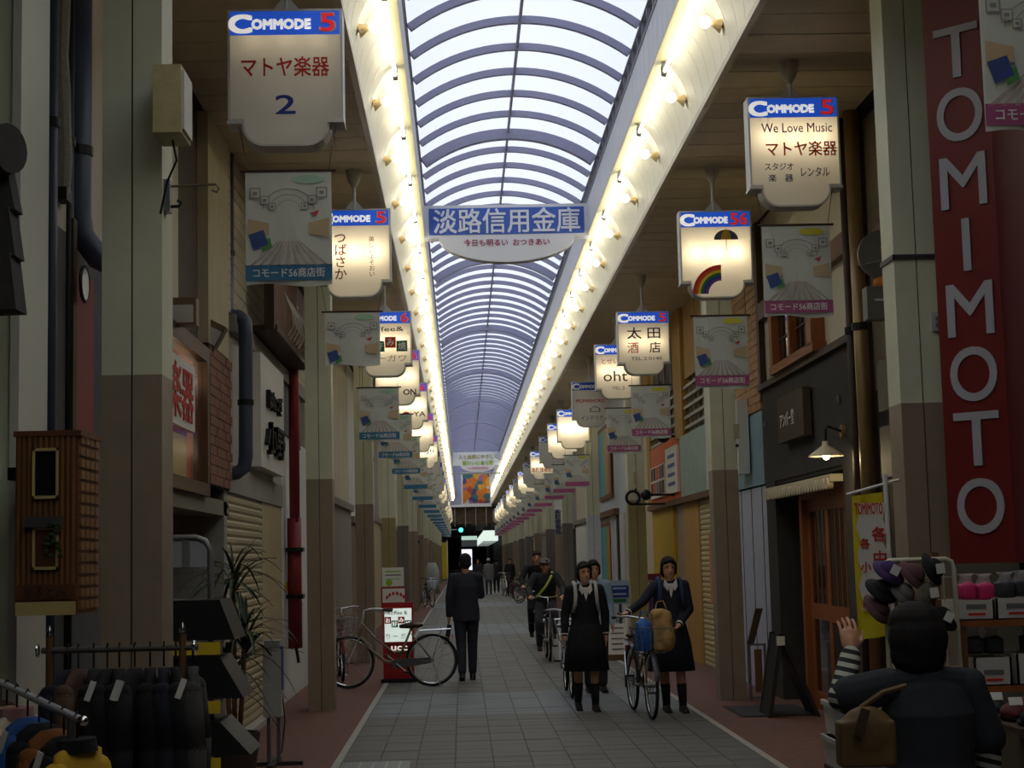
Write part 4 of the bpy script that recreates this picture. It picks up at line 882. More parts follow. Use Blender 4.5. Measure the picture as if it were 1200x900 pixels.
for m in (band_blue, band_pink):
    me = B((-BWD / 2, -.006, -BHT + .028), (BWD / 2, -.0045, -BHT + .125)).mesh('colour_band'); me.materials.append(m); BAND.append(me)
ROD = MB().cyl((-BWD / 2 - .03, 0, 0), (BWD / 2 + .03, 0, 0), .009, n=6).mesh('rod'); ROD.materials.append(dark_wood)
def banner(x, y, z, label, pink, hang, text_on=True, short=False, rz=0.0, group=None, k=0, prints=True):
    t = thing('banner', label, 'banner', (x, y, z), rz, group=group or 'shopping street banners hung under the signs', local=True)
    sub('sheet', SHORT if short else SHEETS[k % 3], t); sub('rod', ROD, t)
    if prints: sub('picture_print', PRN[2 if short else pink], t)
    if not short:
        sub('colour_band', BAND[pink], t)
        if text_on: text('コモード56商店街', .062, 'lettering', white_ink, t, (0, -.007, -BHT + .076), bold=.02, depth=.002, width=.44)
    for sx in (-1, 1): MB().tube([(sx * .25, 0, 0), (sx * (.25 + .05 * (hang < .3)), 0, hang)], .003, 4).build('wire', black_plastic, t)
    return t
banner(-1.03, 9.88, 4.035, 'nearest blue edged banner under the music shop sign', 0, .29, rz=.0)
banner(-1.02, 15.6, 4.03, 'short curled banner hiding the left of the cafe sign', 0, .28, short=True, rz=.03)
banner(-1.06, 21.36, 3.90, 'bright blue edged banner below the cafe sign', 0, .30, rz=-.02, k=1)
for i, (Y, z) in enumerate(((25.58, 3.92), (30.38, 3.92), (36.58, 3.90), (42.98, 3.88), (48.98, 3.86))):
    banner(-1.02, Y, z, '%s blue edged banner beyond the bright one' % ['first', 'second', 'third', 'fourth', 'fifth'][i], 0, .3, text_on=i < 2, k=i)
banner(2.63, 12.28, 4.13, 'pink edged banner under the We Love Music sign', 1, .29, k=2)
banner(2.57, 15.65, 3.93, 'pink edged banner under the rainbow sign', 1, .33, rz=.02, k=1)
banner(2.62, 6.95, 4.16, 'pink edged banner beside the tall red corner board', 1, ZC - 4.16, k=0)
for i, (Y, z, x) in enumerate(((21.88, 3.91, 2.60), (25.43, 3.93, 2.58), (35.68, 3.84, 2.56), (39.68, 3.86, 2.52), (43.88, 3.86, 2.52), (49.98, 3.86, 2.52))):
    banner(x, Y, z, '%s pink edged banner beyond the rainbow sign' % ['first', 'second', 'third', 'fourth', 'fifth', 'sixth'][i], 1, .30, text_on=i < 2, k=i)
for s in (-1, 1):
    y = 54.6 if s < 0 else 56; k = 0
    while y < 112:
        w = 'music shop' if s < 0 else 'black shop'
        banner(-1.0 if s < 0 else 2.52, y, 3.86, 'tiny far banner on the %s side' % w, int(s > 0), .30, text_on=False, group='far banners on the %s side' % w, k=k)
        y += 5.6; k += 1

# overhead sign across the street
YO = 21.8
a = aY(497, 284, YO); b = aY(690, 238, YO)
os_ = thing('overhead_sign', 'blue and white bank sign spanning the roof well', 'sign', ((a.x + b.x) / 2, YO, a.z))
enam = mat('white_enamel_sign', S(222, 224, 230), .4)
B((a.x, YO, a.z + .05), (b.x, YO + .22, b.z)).build('case', enam, os_)
a2 = aY(503, 281, YO); b2 = aY(684, 241, YO); cxo = (a2.x + b2.x) / 2
B((a2.x, YO - .008, a2.z + .06), (b2.x, YO, b2.z - .01)).build('blue_face', mat('bank_blue', S(66, 100, 190), .5), os_)
text('淡路信用金庫', .36, 'lettering', mat('bank_white', S(226, 230, 240), .5), os_, (cxo, YO - .012, (a2.z + b2.z) / 2 + .03), bold=.02, depth=.012, width=2.0)
dip = [(cxo + .93 * math.cos(t), a.z + .07 + .36 * math.sin(t)) for t in [PI + k * PI / 20 for k in range(21)]]
MB().prism(dip, 'y', YO - .004, YO + .2).build('oval_panel', enam, os_)
zt = aY(597, 284, YO).z
text('今日も明るい', .105, 'slogan', mat('maroon_ink', S(160, 40, 80), .6), os_, (cxo - .29, YO - .01, zt), bold=.012, depth=.006, width=.60); text('おつきあい', .105, 'slogan', mat('maroon_ink', (0, 0, 0)), os_, (cxo + .33, YO - .01, zt), bold=.012, depth=.006, width=.50)
for s in (-1, 1): B((CL + s * 1.0, YO + .05, a.z + .12), (CL + s * HW, YO + .15, a.z + .22)).build('side_arm', steel, os_)
# far overhead board and picture
YB = 74
a = aY(531, 553, YB); b = aY(589, 529, YB); cx = (a.x + b.x) / 2
ob2 = thing('overhead_board', 'far white overhead board with yellow green slogan', 'sign', (cx, YB, a.z)); B((a.x, YB, a.z + .28), (b.x, YB + .2, b.z)).build('case', enam, ob2)
MB().prism([(cx + .8 * math.cos(t), a.z + .3 + .34 * math.sin(t)) for t in [PI + k * PI / 14 for k in range(15)]], 'y', YB - .004, YB + .19).build('oval_panel', enam, ob2)
text('人と自然にやさしく', .22, 'slogan', mat('olive_ink', S(160, 150, 30), .6), ob2, (cx, YB - .01, b.z - .22), bold=.03, depth=.006, width=1.75); text('賑わいのある街', .22, 'slogan', lime_ink, ob2, (cx, YB - .01, b.z - .50), bold=.03, depth=.006, width=1.4); text('COMMODE56', .14, 'slogan', pink_ink, ob2, (cx, YB - .012, a.z + .14), bold=.03, depth=.006, width=.95)
B((CL - HW, YB + .1, b.z - .1), (CL + HW, YB + .14, b.z - .04)).build('cross_bar', steel, ob2); B((CL - HW, YB + .1, a.z - .12), (CL + HW, YB + .14, a.z - .05)).build('cross_bar', steel, ob2)
YP = 92
a = aY(541, 592, YP); b = aY(575, 553, YP)
pc = thing('hanging_picture', 'far framed picture in orange and blue patches under the roof', 'picture', ((a.x + b.x) / 2, YP, a.z))
B((a.x, YP, a.z), (b.x, YP + .08, b.z)).build('frame', enam, pc)
def patch_mat():
    m = mat('patchwork_print', (1, 1, 1), .6); nt = m.node_tree; g = nt.nodes.new('ShaderNodeNewGeometry'); vo = nt.nodes.new('ShaderNodeTexVoronoi'); vo.inputs['Scale'].default_value = 3.2; sp = nt.nodes.new('ShaderNodeSeparateColor'); rp = nt.nodes.new('ShaderNodeValToRGB'); el = rp.color_ramp.elements; rp.color_ramp.interpolation = 'CONSTANT'
    el[0].color = (*S(210, 120, 40), 1); el[1].color = (*S(70, 70, 120), 1); el[1].position = .3
    for p, c in ((.45, S(170, 70, 40)), (.6, S(60, 110, 120)), (.72, S(220, 160, 60)), (.85, S(150, 110, 150)), (.93, S(200, 200, 190))): e = el.new(p); e.color = (*c, 1)
    nt.links.new(g.outputs['Position'], vo.inputs['Vector']); nt.links.new(vo.outputs['Color'], sp.inputs[0]); nt.links.new(sp.outputs[0], rp.inputs['Fac']); nt.links.new(rp.outputs[0], nt.nodes['Principled BSDF'].inputs['Base Color']); return m
B((a.x + .08, YP - .01, a.z + .08), (b.x - .08, YP, b.z - .08)).build('print', patch_mat(), pc)
for s in (-.5, .5): MB().cyl((CL + s, YP + .04, b.z), (CL + s, YP + .04, 7.0), .02, n=6).build('hanger', steel, pc)
# ------------------------------------------------------------------ people
TMP = bpy.data.scenes.new('shaping')
def solid(mb, voxel, smooth=3, name='body'):
    """fuse overlapping shapes into one continuous surface"""
    me = mb.mesh(name); o = bpy.data.objects.new('shaping', me); TMP.collection.objects.link(o)
    r = o.modifiers.new('r', 'REMESH'); r.mode = 'VOXEL'; r.voxel_size = voxel
    s = o.modifiers.new('s', 'SMOOTH'); s.factor = .5; s.iterations = smooth
    with bpy.context.temp_override(scene=TMP, view_layer=TMP.view_layers[0]):
        dg = bpy.context.evaluated_depsgraph_get(); dg.update()
        out = bpy.data.meshes.new_from_object(o.evaluated_get(dg))
    bpy.data.objects.remove(o); out.shade_smooth(); return out
def solid0(mb, voxel, smooth): return solid(mb, voxel, smooth, 'shape')
class BL(MB):
    def cap(s, pts, rs, n=12):
        pts = [Vector(p) for p in pts]
        for i, p in enumerate(pts):
            s.sphere(p, rs[i], n, 8)
            if i < len(pts) - 1 and (pts[i + 1] - p).length > 1e-4: s.cyl(p, pts[i + 1], rs[i], rs[i + 1], n)
        return s
    def rings(s, lst, n=20, fold=0, amp=0, caps=True):
        out = []
        for c, rx, ry in lst:
            c = Vector(c); out.append([c + Vector((rx * math.cos(2 * PI * k / n) * (1 + amp * math.cos(fold * 2 * PI * k / n)), ry * math.sin(2 * PI * k / n) * (1 + amp * math.cos(fold * 2 * PI * k / n)), 0)) for k in range(n)])
        return s.loft(out, caps)
def hand(b, w, d, up, r=.0085, curl=.5, size=1.0):
    """palm and five fingers from wrist w along d; up = towards the thumb"""
    w = Vector(w); d = Vector(d).normalized(); up = Vector(up); up = (up - d * up.dot(d)).normalized(); nrm = d.cross(up)
    k = size
    m3 = Matrix((up, nrm, d)).transposed()
    b.sphere(w + d * .05 * k, (.040 * k, .018 * k, .055 * k), 12, 8, m3); b.cap([w, w + d * .05 * k], [.026 * k, .024 * k], 8)
    for i, (o, L) in enumerate(((.033, .066), (.011, .076), (-.011, .070), (-.033, .054))):
        p0 = w + d * .085 * k + up * o * k; p1 = p0 + d * L * .5 * k + nrm * curl * .012 * k; p2 = p1 + (d * (1 - curl * .6) + nrm * curl).normalized() * L * .5 * k
        b.cap([p0 - d * .02 * k, p0, p1, p2], [r * k, r * k, r * .95 * k, r * .8 * k], 6)
    t0 = w + d * .03 * k + up * .03 * k; b.cap([t0, t0 + (d * .6 + up * .6) * .04 * k, t0 + (d * .9 + up * .45) * .065 * k], [r * 1.2 * k, r * 1.1 * k, r * .85 * k], 6)
BASE = dict(pel=(0, 0, .88), wai=(0, 0, 1.02), che=(0, 0, 1.20), nek=(0, .005, 1.37), hed=(0, -.015, 1.505),
            sa=(-.165, .01, 1.325), sb=(.165, .01, 1.325), ea=(-.205, .02, 1.07), eb=(.205, .02, 1.07), wa=(-.215, -.04, .84), wb=(.215, -.04, .84),
            ha=(-.085, 0, .85), hb=(.085, 0, .85), ka=(-.09, -.015, .47), kb=(.09, -.015, .47), fa=(-.09, .02, .085), fb=(.09, .02, .085))
skin_mat = mat('skin', S(196, 146, 116), .55, spec=.35); hair_mat = mat('black_hair', S(26, 21, 19), .85, var=.2, scale=60)
navy_cloth = mat('navy_cloth', S(34, 36, 50), .85, var=.1, scale=30); black_cloth = mat('black_cloth', S(26, 26, 30), .85, var=.1, scale=30)
shirt_white = mat('shirt_white', S(222, 220, 216), .8); dark_socks = mat('dark_socks', S(28, 27, 30), .9); shoe_black = mat('shoe_black', S(22, 20, 20), .4)
eye_mat = mat('dark_eye', S(24, 18, 16), .3); lip_mat = mat('lip', S(150, 84, 74), .5)
def figure(label, loc, rz, H=1.60, pose=None, top=None, bottom=('skirt', None), sleeve_r=1.0, hair='short', hem=.55, hat=None, extras=(), vox=.010, shoes=shoe_black, socks=None, feet=(0, 0), thumbs=((0, -1, 0), (0, -1, 0)), handdir=None, top_hem=.80, curl=.5, fat=1.0, group=None, headrot=0.0):
    J = {k: Vector(v) for k, v in BASE.items()}
    for k, v in (pose or {}).items(): J[k] = Vector(v)
    t = thing('person', label, 'person', loc, rz, group=group, local=True); k_ = H / 1.64; t.scale = (k_, k_, k_)
    Rh = Matrix.Rotation(headrot, 3, 'Z')
    h = J['hed']
    # ---- one continuous body
    b = BL()
    b.sphere(h + Vector((0, .012, .035)), (.076, .092, .088), 16, 12); b.sphere(h + Rh @ Vector((0, -.022, -.04)), (.058, .066, .075), 14, 10)
    b.sphere(h + Rh @ Vector((0, -.055, -.092)), (.026, .022, .022), 8, 6); b.cap([h + Rh @ Vector((0, -.085, .005)), h + Rh @ Vector((0, -.103, -.028))], [.008, .014], 8)
    for s in (-1, 1): b.sphere(h + Rh @ Vector((s * .077, .012, -.012)), (.010, .020, .030), 8, 6)
    b.cap([J['nek'] - Vector((0, 0, .05)), J['nek'] + Vector((0, 0, .03)), h + Vector((0, .01, -.06))], [.058, .050, .050])
    b.rings([(J['pel'] - Vector((0, 0, .08)), .10, .09), (J['pel'], .155 * fat, .11), (J['wai'], .125 * fat, .09), (J['che'], .15 * fat, .105), (J['che'] + (J['nek'] - J['che']) * .6, .13, .075), (J['nek'] - Vector((0, 0, .02)), .055, .052)], 18)
    for s in 'ab':
        b.cap([J['s' + s], J['e' + s], J['w' + s]], [.046, .037, .026]); b.cap([J['h' + s], J['k' + s], J['k' + s].lerp(J['f' + s], .3), J['f' + s]], [.078, .052, .052, .034])
        hd = (handdir or {}).get(s) or (J['w' + s] - J['e' + s]); th = thumbs[0 if s == 'a' else 1]
        hand(b, J['w' + s], hd, th, curl=curl)
    link_mesh('body', solid(b, vox, 2), skin_mat, t)
    # ---- face
    for s in (-1, 1): MB().sphere(h + Rh @ Vector((s * .030, -.076, .010)), (.012, .008, .006), 8, 6).build('eye', eye_mat, t, smooth=True); MB().sphere(h + Rh @ Vector((s * .031, -.078, .028)), (.018, .007, .004), 8, 6).build('brow', hair_mat, t, smooth=True)
    MB().sphere(h + Rh @ Vector((0, -.080, -.060)), (.020, .009, .006), 8, 6).build('mouth', lip_mat, t, smooth=True)
    # ---- hair
    q = BL(); q.sphere(h + Vector((0, .022, .048)), (.084, .096, .088), 18, 12); 
    if hair == 'bob':
        q.sphere(h + Vector((0, .045, -.02)), (.086, .072, .10), 16, 10)
        for s in (-1, 1): q.cap([h + Rh @ Vector((s * .074, -.015, .05)), h + Rh @ Vector((s * .078, .01, -.045))], [.018, .018], 8)
    if hair == 'big': q.sphere(h + Vector((0, .035, .0)), (.118, .105, .125), 16, 10); q.sphere(h + Vector((0, .03, -.06)), (.112, .09, .10), 16, 10); q.sphere(h + Vector((0, .02, .06)), (.108, .105, .085), 16, 10)
    if hair == 'short': q.sphere(h + Vector((0, .040, .0)), (.080, .075, .08), 16, 10)
    q.cap([h + Rh @ Vector((-.05, -.062, .070)), h + Rh @ Vector((.02, -.072, .088)), h + Rh @ Vector((.055, -.058, .062))], [.018, .020, .016], 8)
    link_mesh('hair', solid(q, vox, 2, 'hair'), hair_mat, t)
    # ---- top
    if top:
        q = BL(); f = 1.0
        zh = Vector((J['pel'].x, J['pel'].y, 0)).lerp(Vector((J['wai'].x, J['wai'].y, 0)), .3) + Vector((0, 0, top_hem))
        q.rings([(zh, .172 * fat, .128 * fat), (J['pel'].lerp(J['wai'], .25), .168 * fat, .125 * fat), (J['wai'], .152 * fat, .118 * fat), (J['che'], .170 * fat, .125 * fat), (J['che'] + (J['nek'] - J['che']) * .62, .158, .098), (J['nek'] - Vector((0, 0, .035)), .090, .080), (J['nek'] - Vector((0, 0, .0)), .070, .066)], 20)
        for s in 'ab':
            e = J['e' + s]; w = J['w' + s]; q.cap([J['nek'] - Vector((0, 0, .03)), J['s' + s]], [.058, .058]); q.cap([J['s' + s], e, e.lerp(w, .93)], [.060 * sleeve_r, .052 * sleeve_r, .040 * sleeve_r])
        link_mesh('jacket', solid(q, vox, 2, 'jacket'), top, t)
    # ---- bottom
    kind, bm = bottom
    if kind == 'skirt':
        q = BL(); z0, z1 = J['wai'].z - .02, hem; px, py = J['pel'].x, J['pel'].y
        q.rings([((px, py, z0), .140, .108), ((px, py, z0 - .12), .178, .140), ((px, py, (z0 + z1) / 2), .215, .168), ((px, py, z1), .250, .195)], 72, fold=18, amp=.022)
        q.build('skirt', bm, t, smooth=True)
    else:
        q = BL(); q.rings([(J['pel'] - Vector((0, 0, .10)), .12, .10), (J['pel'], .165 * fat, .120), (J['wai'], .145 * fat, .112)], 18)
        for s in 'ab': q.cap([J['h' + s], J['k' + s], J['k' + s].lerp(J['f' + s], .92)], [.092, .070, .056])
        link_mesh('trousers', solid(q, vox, 2, 'trousers'), bm, t)
    for i, s in enumerate('ab'):
        f_ = J['f' + s]; k = J['k' + s]; p = feet[i]
        if socks: BL().cap([f_ + Vector((0, 0, -.02)), k.lerp(f_, .50)], [.040, .053]).build('sock', socks, t, smooth=True)
        q = BL(); Rf = Matrix.Rotation(p, 3, 'X')
        q.cap([f_ + Rf @ Vector((0, .03, -.045)), f_ + Rf @ Vector((0, -.08, -.050)), f_ + Rf @ Vector((0, -.155, -.057))], [.042, .040, .030]); q.cap([f_, f_ + Rf @ Vector((0, .01, -.03))], [.040, .042]); q.obox(f_ + Rf @ Vector((0, -.055, -.074)), (.075, .26, .022), Rf)
        link_mesh('shoe', solid(q, vox, 2, 'shoe'), shoes, t)
    if hat:
        q = BL(); q.sphere(h + Vector((0, .015, .06)), (.098, .110, .082), 16, 10); q.rings([(h + Vector((0, -.06, .058)), .085, .10), (h + Vector((0, -.06, .066)), .085, .10)], 16)
        link_mesh('cap', solid(q, vox, 1, 'cap'), hat, t)
    for fn in extras: fn(t, J, h)
    return t
def collar(t, J, h):
    n = J['nek']; f = -.108
    MB().prism([(-.040, n.z - .02), (.040, n.z - .02), (.0, n.z - .17)], 'y', f - .02, f + .05).build('shirt_front', shirt_white, t)
    for s in (-1, 1): MB().prism([(s * .012, n.z - .05), (s * .062, n.z + .02), (s * .070, n.z - .05), (s * .04, n.z - .10)], 'y', f - .03, f + .03).build('collar_wing', shirt_white, t)
    for s in 'ab': w, e = J['w' + s], J['e' + s]; MB().cyl(e.lerp(w, .93), e.lerp(w, .985), .042, .040, 12).build('cuff', shirt_white, t)
def straps(m):
    def fn(t, J, h):
        for s in (-1, 1):
            q = MB(); x = s * .115
            q.tube([(x, .10, 1.30), (x, .02, 1.405), (x, -.08, 1.375), (x, -.135, 1.27), (x + s * .005, -.140, 1.18), (x + s * .03, -.10, 1.08)], [.021] * 6, 8); q.build('bag_strap', m, t, smooth=True)
        q = MB(); q.box((-.15, .11, 1.0), (.15, .22, 1.36)); link_mesh('backpack', solid(q, .012, 6, 'backpack'), m, t)
    return fn
grey_white_strap = mat('pale_grey_canvas', S(176, 176, 172), .8); navy_strap = mat('navy_canvas', S(44, 60, 96), .8)
# schoolgirl walking on the left of the pair
figure('schoolgirl in black vest and skirt walking with pale backpack straps', (1.285, 17.3, 0), .05, 1.57, dict(sa=(-.16, .01, 1.32), ea=(-.22, .03, 1.07), wa=(-.235, -.02, .83), eb=(.225, .03, 1.07), wb=(.225, .0, .83), ka=(-.085, .03, .47), fa=(-.085, .13, .12), kb=(.085, -.04, .47), fb=(.085, -.03, .085)), black_cloth, ('skirt', black_cloth), hair='bob', hem=.44, extras=(collar, straps(grey_white_strap)), socks=dark_socks, feet=(.35, 0), headrot=.2)
# schoolgirl pushing the bicycle
figure('schoolgirl in navy suit pushing a bicycle with loaded basket', (2.14, 16.95, 0), .05, 1.60, dict(sa=(-.16, .0, 1.32), ea=(-.30, -.10, 1.17), wa=(-.48, -.22, 1.06), eb=(.21, .0, 1.07), wb=(.06, -.20, .92), ka=(-.08, .0, .47), fa=(-.06, .03, .085), kb=(.085, -.05, .47), fb=(.10, -.06, .085)), navy_cloth, ('skirt', navy_cloth), hair='bob', hem=.43, extras=(collar, straps(navy_strap)), socks=dark_socks, feet=(.1, 0), headrot=.05, curl=.9, handdir={'a': (-.8, -.5, -.25)})
# man in the dark suit, walking away
figure('man in dark suit walking away with a slim black bag', (.035, 22.1, 0), PI + .03, 1.70, dict(ea=(-.20, -.06, 1.09), wa=(-.14, -.24, 1.08), eb=(.215, .04, 1.07), wb=(.225, .02, .83), ka=(-.075, -.07, .48), fa=(-.07, -.06, .085), kb=(.075, .04, .47), fb=(.07, .16, .10)), mat('dark_suit', S(40, 42, 52), .8, var=.08, scale=30), ('trousers', MATS['dark_suit']), hair='short', top_hem=.76, feet=(0, .3), fat=1.04, sleeve_r=1.06)
bc = thing('briefcase', 'slim black bag in the hand of the man in dark suit', 'bag', (-.20, 22.15, .45)); MB().obox((-.215, 22.13, .62), (.06, .34, .26), Matrix.Rotation(.18, 3, 'Y')).build('case', black_plastic, bc); MB().tube([(-.20, 22.05, .745), (-.195, 22.07, .80), (-.195, 22.19, .80), (-.20, 22.21, .745)], .008, 6).build('handle', black_plastic, bc)
# cyclist riding towards us
olive_green = mat('yellow_green_sash', S(190, 200, 80), .6)
def sash(t, J, h):
    MB().tube([(.12, .03, 1.42), (.10, -.10, 1.36), (.0, -.185, 1.20), (-.12, -.16, 1.06), (-.17, -.05, 1.02)], [.022] * 5, 8).build('sash', olive_green, t, smooth=True)
LIFT = .10
rid = dict(pel=(0, .16, .93), wai=(0, .12, 1.06), che=(0, .02, 1.24), nek=(0, -.05, 1.40), hed=(0, -.09, 1.53), sa=(-.175, -.03, 1.36), sb=(.175, -.03, 1.36), ea=(-.29, -.15, 1.16), eb=(.29, -.15, 1.16), wa=(-.27, -.38, 1.05), wb=(.27, -.38, 1.05), ha=(-.09, .14, .92), hb=(.09, .14, .92), ka=(-.13, -.20, .62), kb=(.13, -.24, .76), fa=(-.12, .0, .22), fb=(.12, -.08, .42))
figure('cyclist in cap and dark jacket with yellow green sash riding towards us', (1.32, 26.2, 0), .0, 1.58, rid, mat('dark_green_jacket', S(46, 50, 52), .85, var=.1), ('trousers', mat('grey_trousers', S(70, 72, 78), .85)), hair='short', hat=mat('grey_cap', S(120, 120, 112), .8), extras=(sash,), fat=1.12, sleeve_r=1.2, shoes=mat('brown_shoe', S(84, 54, 40), .5), curl=.9, top_hem=.90, thumbs=((1, 0, 0), (-1, 0, 0)))
# people half hidden behind
figure('woman in pale blue jacket behind the schoolgirl with pale straps', (aY(696, 700, 19.6).x, 19.6, 0), .1, 1.58, dict(ea=(-.26, -.06, 1.10), wa=(-.30, -.26, 1.02)), mat('pale_blue_jacket', S(150, 172, 190), .8), ('trousers', mat('dark_trousers', S(44, 44, 50), .85)), hair='bob', vox=.012, curl=.9)
figure('second cyclist in black coat just behind the cyclist with sash', (aY(630, 700, 30.6).x, 30.6, 0), .0, 1.72, rid, black_cloth, ('trousers', black_cloth), hair='short', vox=.014, curl=.9, top_hem=.90, thumbs=((1, 0, 0), (-1, 0, 0)))
# far walkers
far_p = [('far walker in grey coat and pale hat', 1.15, 73, PI, S(120, 120, 122), S(70, 70, 76), S(196, 190, 170)), ('far walker in black coat beside the grey coat', 1.58, 77, PI, S(40, 40, 44), S(40, 40, 44), None),
         ('far person in black beside a parked bicycle', 2.02, 70, .3, S(36, 36, 40), S(36, 36, 40), None), ('far dark walker just past the suited man', .75, 80, 0, S(50, 48, 50), S(44, 44, 46), None)]
for i, (lab, x, y, rz, c1, c2, ht) in enumerate(far_p):
    figure(lab, (x, y, 0), rz, 1.62, None, mat('far_coat_%d' % i, c1, .85), ('trousers', mat('far_trousers_%d' % i, c2, .85)), hair='short', vox=.022, top_hem=.66, hat=mat('far_hat', ht, .8) if ht else None)
# shopper close to the camera, seen from behind
def stripe_mat():
    m = mat('striped_knit', S(190, 190, 176), .85); nt = m.node_tree; tc = nt.nodes.new('ShaderNodeTexCoord'); w = nt.nodes.new('ShaderNodeTexWave'); w.bands_direction = 'Z'; w.inputs['Scale'].default_value = 8.5; rp = nt.nodes.new('ShaderNodeValToRGB'); rp.color_ramp.interpolation = 'CONSTANT'
    rp.color_ramp.elements[0].color = (*S(28, 30, 34), 1); rp.color_ramp.elements[1].color = (*S(176, 178, 164), 1); rp.color_ramp.elements[1].position = .5
    mp = nt.nodes.new('ShaderNodeMapping'); mp.inputs['Rotation'].default_value = (0, .25, 0); nt.links.new(tc.outputs['Object'], mp.inputs[0]); nt.links.new(mp.outputs[0], w.inputs['Vector']); nt.links.new(w.outputs['Fac'], rp.inputs['Fac']); nt.links.new(rp.outputs['Color'], nt.nodes['Principled BSDF'].inputs['Base Color']); return m
strp = stripe_mat()
def shopper_sleeves(t, J, h):
    for s in 'ab':
        e, w, sh = J['e' + s], J['w' + s], J['s' + s]; q = BL(); q.cap([sh.lerp(e, .55), e, e.lerp(w, .92)], [.058, .054, .042]); link_mesh('striped_sleeve', solid(q, .008, 2, 'sleeve'), strp, t)
    mat('brown_leather', S(104, 80, 44), .6, var=.2)
sp_ = figure('shopper in charcoal top over striped sleeves seen from behind', (1.585, 5.6, 0), PI + .15, 1.445, dict(hed=(.03, -.03, 1.49), nek=(.01, 0, 1.36), sa=(-.18, .01, 1.31), sb=(.185, .0, 1.31), eb=(.335, -.05, 1.265), wb=(.225, -.20, 1.43), ea=(-.24, .0, 1.06), wa=(-.26, -.05, .84)), mat('charcoal_knit', S(46, 49, 54), .9, var=.12, scale=40), ('trousers', mat('dark_trousers', (0, 0, 0))), hair='big', vox=.0055, sleeve_r=.0001, extras=(shopper_sleeves,), fat=1.12, handdir={'b': (-.05, -.35, 1.0)}, thumbs=((0, -1, 0), (-1, 0, 0)), top_hem=.70)
for a, b_ in (((-.165, .01, 1.30), (-.235, .0, 1.10)), ((.165, .0, 1.31), (.30, -.04, 1.275))): q = BL(); q.cap([a, b_], [.070, .078]); link_mesh('short_sleeve', solid(q, .008, 2, 'short_sleeve'), MATS['charcoal_knit'], sp_)
bg_ = thing('shoulder_bag', 'brown leather shoulder bag on the hip of the shopper', 'bag', (1.42, 5.42, .85))
q = BL(); c = aY(1016, 862, 5.42); q.sphere(c, (.10, .05, .10), 14, 10); q.box((c.x - .10, 5.38, c.z - .10), (c.x + .09, 5.46, c.z + .05)); link_mesh('bag_body', solid(q, .008, 6, 'bag_body'), MATS['brown_leather'], bg_).location = -Vector((1.42, 5.42, .85))
MB().obox(c + Vector((-.03, -.06, .05)), (.03, .012, .09), Matrix.Rotation(.35, 3, 'Y')).build('buckle_strap', dark_wood, bg_); MB().tube([c + Vector((-.02, 0, .09)), c + Vector((.06, 0, .14)), c + Vector((.14, 0, .16))], .010, 6).build('strap', MATS['brown_leather'], bg_)
